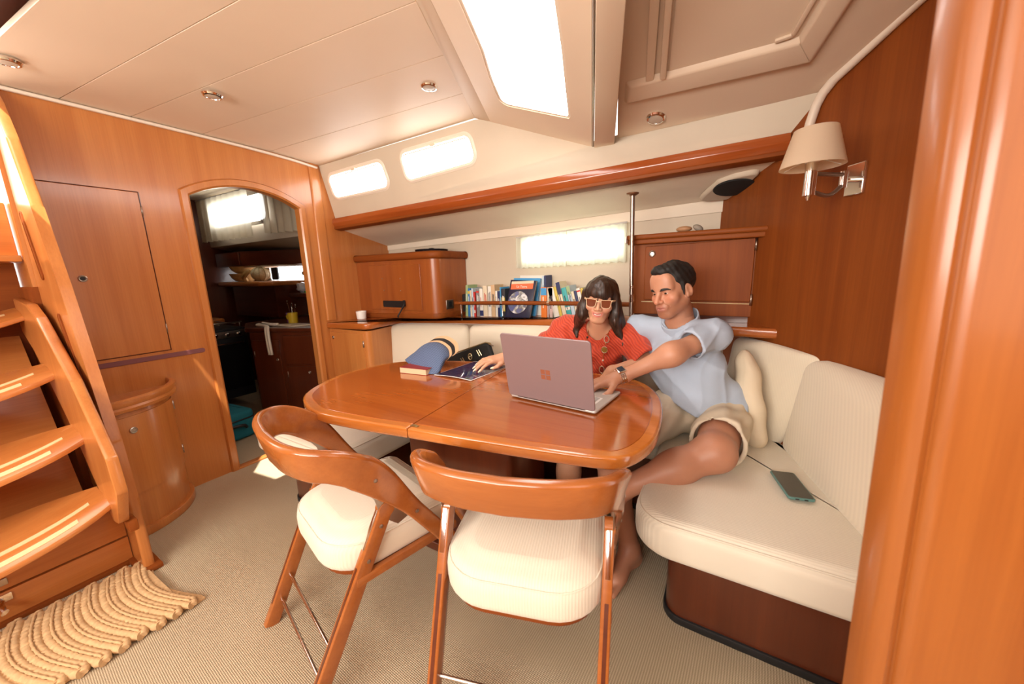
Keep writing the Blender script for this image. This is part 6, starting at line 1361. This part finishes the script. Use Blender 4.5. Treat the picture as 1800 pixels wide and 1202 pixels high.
F.ell((-.665,1.838,.80), (.055,.050,.055), None, .04); F.ell((-.54,1.828,.79), (.055,.050,.055), None, .04)
F.cap((-.590,1.890,.88), tuple(wc+WR_ @ V((0,-.018,-.08))), .054, .047, .03); F.cap((-.60,1.89,.93), (-.70,1.90,.915), .032, .03, .04); F.cap((-.58,1.89,.92), (-.49,1.885,.895), .032, .03, .04)
F.cap(TL, WEL, .045, .036, .03); F.cap(WEL, WWL, .037, .025, .02); F.cap(WWL, (-.51,1.66,.715), .026, .018, .02)
F.cap(TR, WER, .045, .037, .03); F.cap(WER, WWR, .037, .0245, .02)
for hp, kn, an, tw in (((-.70,1.86,.56),(-.84,1.42,.50),(-.80,1.46,.09),(-.83,1.24,.02)),((-.53,1.86,.56),(-.56,1.40,.50),(-.60,1.45,.09),(-.60,1.23,.02))):
    F.cap(hp, kn, .085, .060, .05); F.cap(kn, V(kn).lerp(V(an),.4), .055, .05, .03); F.cap(V(kn).lerp(V(an),.35), an, .05, .032, .03); foot(F, an, V(an)+V((0,.035,-.055)), tw, (0,0,1))
Pw = head(F, wc, WR_, ws_, False, True)
# right hand resting on the folder
WH = V((-1.020,1.612,.796)); fd = V((-.42,-.90,-.02)).normalized(); bk = V((.14,-.10,1)); bk = (bk-fd*bk.dot(fd)).normalized(); ac = fd.cross(bk).normalized()
if ac.x < 0: ac = -ac
RW = Matrix((ac, fd, bk)).transposed(); F.cap(WWR, WH, .0245, .022, .015)
tipsW = hand(F, WH, RW, .98, -1, (.28,.27,.27,.28), .085, [(.022,.016,-.006),(.040,.045,-.014),(.050,.074,-.020),(.047,.100,-.027)], .90, -.12)
WRi_ = np.array(WR_.transposed()); wcn = np.array(wc)
def colW(co):
    q = (co-wcn) @ WRi_.T / ws_; c = np.tile(SKW, (len(co),1)); x, y, z = q.T; inh = (np.abs(x) < .1) & (y > -.02) & (y < .13) & (z > -.13) & (z < .12)
    zc_ = -.068+.0095*(x/.0285)**2; mo = np.exp(-((x/.0290)**4+((z-zc_)/.0115)**4))*(y > .070)*inh; c = c*(1-mo[:,None])+mo[:,None]*np.array((.52,.12,.11))
    ck = np.exp(-(((np.abs(x)-.042)/.02)**2+((z+.03)/.02)**2))*(y > .03)*inh; return c*(1+ck[:,None]*np.array((.10,-.08,-.10)))
bodyW = field_obj('body', F, skin_mat('fair_skin', .03), wom, colf=colW)
eyes(bodyW, Pw, WR_, ws_, (.05,.025,.012)); nails(bodyW, tipsW, plain('ivory_polish', (.74,.68,.52), .2), .012, .006, 1.0)
bm = B(); tp_ = cr([V(Pw(x, y-.0020, z)) for x, y, z in ((-.0255,.0810,-.0595),(-.016,.0895,-.0655),(0,.0930,-.0680),(.016,.0895,-.0655),(.0255,.0810,-.0595))], 4)
sweep(bm, tp_, [WR_ @ V((0,1,0))]*len(tp_), [.009]*len(tp_), [.004]*len(tp_), .4); obj('teeth', bm, plain('teeth', (.72,.67,.58), .25), bodyW)
# hair: long, straight, parted fringe
m_, nt, b_, N, L = nmat('brown_hair'); setb(b_, Roughness=.42); tc = N('ShaderNodeTexCoord'); mp = N('ShaderNodeMapping'); mp.inputs['Scale'].default_value = (170,170,5); L(tc.outputs['Object'], mp.inputs[0]); nz = N('ShaderNodeTexNoise'); nz.inputs['Scale'].default_value = 1; nz.inputs['Detail'].default_value = 3; L(mp.outputs[0], nz.inputs[0])
r_ = N('ShaderNodeValToRGB'); r_.color_ramp.elements[0].position = .3; r_.color_ramp.elements[0].color = (.010,.005,.003,1); r_.color_ramp.elements[1].position = .75; r_.color_ramp.elements[1].color = (.062,.026,.013,1); L(nz.outputs[0], r_.inputs[0]); L(r_.outputs[0], b_.inputs[0]); bp = N('ShaderNodeBump'); bp.inputs['Strength'].default_value = .5; bp.inputs['Distance'].default_value = .003; L(nz.outputs[0], bp.inputs['Height']); L(bp.outputs[0], b_.inputs['Normal'])
HW = m_
F = Field((-.80,1.70,.66), (-.34,2.04,1.23), .0035)
st = lambda x,y,z: .0022*np.sin(150*x+20*z)*np.sin(120*y+10*z)+.0025*np.sin(70*x-8*z+40*y)
F.ell(Pw(0,-.022,.048), [a*ws_ for a in (.088,.107,.086)], WR_, .01, warp=st)
F.ell(Pw(0,-.055,-.03), [a*ws_ for a in (.082,.070,.12)], WR_, .03, warp=st)
def Q(x,y,z): return V(Pw(x,y,z))
for a, b, c_ in ((Q(-.082,.012,.03), Q(-.090,.020,-.10), V((-.440,1.815,.86))), (Q(.082,.006,.03), Q(.090,.012,-.085), V((-.690,1.840,.935)))):
    F.cap(a, b, .018, .023, .03, warp=st); F.cap(b, c_, .023, .015, .03, warp=st)
F.cap(V((-.440,1.815,.86)), V((-.432,1.790,.755)), .018, .0085, .03, warp=st); F.cap(Q(-.082,-.02,-.02), V((-.445,1.86,.87)), .030, .020, .03, warp=st)
F.cap(Q(.088,-.02,-.05), V((-.725,1.88,.935)), .034, .018, .03, warp=st); F.cap(V((-.70,1.83,.925)), V((-.690,1.815,.895)), .016, .006, .02, warp=st)
# face opening
F.ell(Pw(0,-.002,.050), [a*ws_ for a in (.0840,.1090,.080)], WR_, .008, warp=st); F.ell(Pw(0,.125,-.062), [a*ws_ for a in (.0630,.115,.086)], WR_, .006, 'sub'); F.cap(Pw(0,.08,-.10), (-.565,1.72,.80), .052, .05, .01, 'sub')
F.ell(Pw(.012,.115,.050), (.016,.030,.035), WR_, .008, 'sub') if 0 else None
field_obj('hair', F, HW, wom, 'long straight dark brown hair with a parted fringe', relax=1)
bm = B(); tube(bm, cr([Pw(.006,.094,.062), Pw(.009,.101,.040), Pw(.006,.104,.020), Pw(.010,.105,.006)], 5), [.0022]*15+[.0008], 6); obj('loose_strand', bm, HW, wom)
# blouse
m_, nt, b_, N, L = nmat('pleated_red_blouse'); setb(b_, Roughness=.62); b_.inputs['Sheen Weight'].default_value = .2; tc = N('ShaderNodeTexCoord'); mp = N('ShaderNodeMapping'); mp.inputs['Rotation'].default_value = (.3,-.75,0); L(tc.outputs['Object'], mp.inputs[0]); wv = N('ShaderNodeTexWave'); wv.bands_direction = 'Z'; wv.inputs['Scale'].default_value = 24; wv.inputs['Distortion'].default_value = 8; wv.inputs['Detail'].default_value = 1.5; wv.inputs['Detail Scale'].default_value = .6; L(mp.outputs[0], wv.inputs[0])
r_ = N('ShaderNodeValToRGB'); r_.color_ramp.elements[0].color = (.47,.034,.010,1); r_.color_ramp.elements[1].color = (.64,.070,.019,1); L(wv.outputs['Fac'], r_.inputs[0]); L(r_.outputs[0], b_.inputs[0]); bp = N('ShaderNodeBump'); bp.inputs['Strength'].default_value = .45; bp.inputs['Distance'].default_value = .005; L(wv.outputs['Fac'], bp.inputs['Height']); L(bp.outputs[0], b_.inputs['Normal'])
RB = m_
F = Field((-1.0,1.68,.50), (-.24,2.05,1.00), .0052)
fw = lambda x,y,z: .0045*np.sin(45*x+38*z+10*y)+.003*np.sin(70*z-50*x)+.0025*np.sin(90*x+30*y)
F.ell((-.605,1.895,.80), (.165,.105,.17), CW3, .05, warp=fw); F.ell((-.61,1.89,.66), (.160,.118,.17), CW3, .05, warp=fw); F.ell((-.665,1.832,.80), (.066,.060,.066), None, .04, warp=fw); F.ell((-.54,1.822,.79), (.066,.060,.066), None, .04, warp=fw)
F.cap(TR, TL, .060, .060, .05); uL2, uR2 = (WEL-TL).normalized(), (WER-TR).normalized()
F.cap(TL, TL.lerp(WEL,1.08), .062, .082, .05, clip=[(TL.lerp(WEL,.98), uL2)], warp=fw); F.cap(TL, TL+V((.09,-.01,-.055)), .06, .055, .06, warp=fw)
F.cap(TR, TR.lerp(WER,1.08), .062, .084, .05, clip=[(TR.lerp(WER,.98), uR2)], warp=fw); F.cap(TR+V((-.02,-.02,.0)), TR+V((-.12,-.06,-.10)), .05, .06, .06, warp=fw)
F.cap(TL.lerp(WEL,.8), TL.lerp(WEL,1.1), .060, .068, 0, 'sub'); F.cap(TR.lerp(WER,.8), TR.lerp(WER,1.1), .062, .072, 0, 'sub')
F.cap((-.590,1.885,.88), Pw(0,-.018,-.06), .066, .066, .01, 'sub'); F.cap((-.572,1.78,.965), (-.590,1.750,.855), .068, .014, .008, 'sub')
F.cut((0,0,.53), V((0,0,-1)))
field_obj('blouse', F, RB, wom, 'orange-red pleated blouse with wide sleeves', relax=2)
bm = B(); prism(bm, [(-.78,1.98,.475),(-.44,1.98,.475),(-.42,1.62,.48),(-.80,1.62,.48)], (0,0,.0), 0) if 0 else None; bm.free()
F = Field((-.95,1.42,.46), (-.40,2.02,.68), .0075)
F.ell((-.61,1.87,.57), (.18,.125,.105), CW3, .04); F.cap((-.70,1.86,.565), (-.82,1.47,.515), .096, .078, .05); F.cap((-.53,1.86,.565), (-.555,1.45,.515), .096, .078, .05); F.cut((0,0,.474), V((0,0,-1))); F.cut((0,1.47,0), V((0,-1,0)))
field_obj('trousers', F, plain('dark_shorts', (.03,.028,.03), .8), wom, 'dark shorts in the shade under the table', relax=1)
# sunglasses
sg_ = D.objects.new('sunglasses', None); COL.objects.link(sg_); sg_.parent = wom; OFF['sunglasses'] = off(wom); sg_['label'] = 'sunglasses with a pale beige frame and brown lenses'
FRm = plain('beige_acetate', (.66,.46,.28), .25)
def gp(x, z, d=0): return V(Pw(x*1.09, .107-1.9*x*x-d, z*1.0+.001))
LN = plain('brown_lens', (.20,.055,.025), .06, alpha=.82)
for q in (-1,1):
    ol = rpoly([(.0085,.0165),(.062,.0195),(.0575,-.0235),(.040,-.0285),(.014,-.026)], [.008,.006,.014,.02,.016], 5)
    fr = inset(ol, -.0005); il = inset(ol, .0028); bm = B()
    rg = [[bm.verts.new(gp(q*x, z, d)) for x, z in pp_] for pp_, d in ((fr,0),(il,0),(il,.0035),(fr,.0035))]
    for i in range(4):
        a, b = rg[i], rg[(i+1)%4]
        for k in range(len(a)): bm.faces.new([a[k], a[(k+1)%len(a)], b[(k+1)%len(a)], b[k]])
    obj('rim', bm, FRm, sg_)
    bm = B(); a = [bm.verts.new(gp(q*x, z, .0012)) for x, z in il]; b = [bm.verts.new(gp(q*x, z, .0026)) for x, z in il]; bm.faces.new(a); bm.faces.new(b[::-1])
    for k in range(len(a)): bm.faces.new([a[k], a[(k+1)%len(a)], b[(k+1)%len(a)], b[k]])
    obj('lens', bm, LN, sg_)
    bm = B(); pth = [gp(q*.0625,.0150,.001), V(Pw(q*.0765,.085,.0160)), V(Pw(q*.0815,.045,.012)), V(Pw(q*.0845,-.01,.008))]; sweep(bm, pth, [WR_ @ V((q,0,0))]*4, [.009,.010,.007,.006], [.004]*4, .6); obj('temple_arm', bm, FRm, sg_)
bm = B(); tube(bm, [gp(.009,.006,.001), V(Pw(0,.1085,.0085)), gp(-.009,.006,.001)], .0028, 8); obj('bridge', bm, FRm, sg_)
# earrings and necklace
for q, (x,y,z) in ((1,(.077,.006,-.044)),(-1,(-.077,.006,-.044))):
    c = V(Pw(x*1.03,y+.012,z-.022)); bm = B(); tube(bm, [c+WR_ @ V((.004*math.cos(a),.012*math.cos(a),.019*math.sin(a))) for a in [2*PI*k/16 for k in range(16)]], .0016, 6, close=True); ball(bm, Pw(x*1.03,y+.014,z+.002), .0035, 8); obj('earring', bm, M['chrome'], wom)
nk = D.objects.new('necklace', None); COL.objects.link(nk); nk.parent = wom; OFF['necklace'] = off(wom); nk['label'] = 'long necklace of gold rings, coins and beads'
def link(c, kind, ln=(0,0,1)):
    c = V(c); bm = B()
    if kind == 'ring': tube(bm, [c+V((.0125*math.cos(a),-.002,.018*math.sin(a))) for a in [2*PI*k/18 for k in range(18)]], .0026, 7, close=True); obj('oval_ring', bm, plain('pale_gold_link', (.72,.58,.40), .3, .9), nk)
    elif kind == 'coin':
        lathe(bm, [(.0145,-.0012),(.0158,0),(.0145,.0012)], n=22, M4=basis(c, (1,0,0), (0,0,1), (0,-1,0))); o = obj('coin', bm, plain('coin_gold', (.42,.26,.06), .35, .9), nk)
        bm = B(); tube(bm, [c+V((.0158*math.cos(a),-.0015,.0158*math.sin(a))) for a in [2*PI*k/20 for k in range(20)]], .0016, 6, close=True); obj('coin_rim', bm, M['chrome'], o)
    elif kind == 'pearl': ball(bm, c, .0058, 10); obj('bead', bm, plain('pearl', (.80,.70,.60), .2), nk)
    elif kind == 'dark': ball(bm, c, .0058, 10); obj('bead', bm, plain('dark_bead', (.03,.02,.015), .2), nk)
    else: tube(bm, [c+V((0,0,-.006)), c+V((0,0,.006))], .0022, 6); obj('chain_link', bm, M['gold'], nk)
def npt(px): return px
CH_R = [((-.6245,1.806,.908),'chain'),((-.6260,1.800,.898),'dark'),((-.6265,1.793,.886),'chain'),((-.6270,1.785,.862),'ring'),((-.6280,1.777,.838),'chain'),((-.6285,1.767,.812),'coin')]
CH_L = [((-.5230,1.807,.915),'chain'),((-.5240,1.797,.896),'ring'),((-.5260,1.782,.872),'chain'),((-.5270,1.772,.846),'coin'),((-.5290,1.765,.823),'chain'),((-.5295,1.762,.808),'chain'),((-.5300,1.760,.794),'pearl'),((-.5300,1.760,.782),'dark'),((-.5305,1.758,.770),'chain'),((-.5320,1.752,.748),'ring'),((-.5340,1.748,.725),'chain'),((-.5360,1.744,.708),'coin')]
for c, k in CH_R+CH_L: link(c, k)
bm = B(); tube(bm, cr([V((-.6245,1.806,.912)), V((-.632,1.84,.940)), V((-.625,1.90,.955)), V((-.575,1.935,.955)), V((-.530,1.89,.945)), V((-.522,1.835,.935)), V((-.523,1.807,.918))], 5), .0018, 6); obj('neck_chain', bm, M['gold'], nk)
c = V(WH)+RW @ V((-.010,.105,.0)); d = RW @ V((0,1,-.2)); a, b = frame_at(d); bm = B(); tube(bm, [c+(a*math.cos(2*PI*k/16)+b*math.sin(2*PI*k/16))*.0100 for k in range(16)], .0016, 6, close=True); obj('ring', bm, M['gold'], wom)
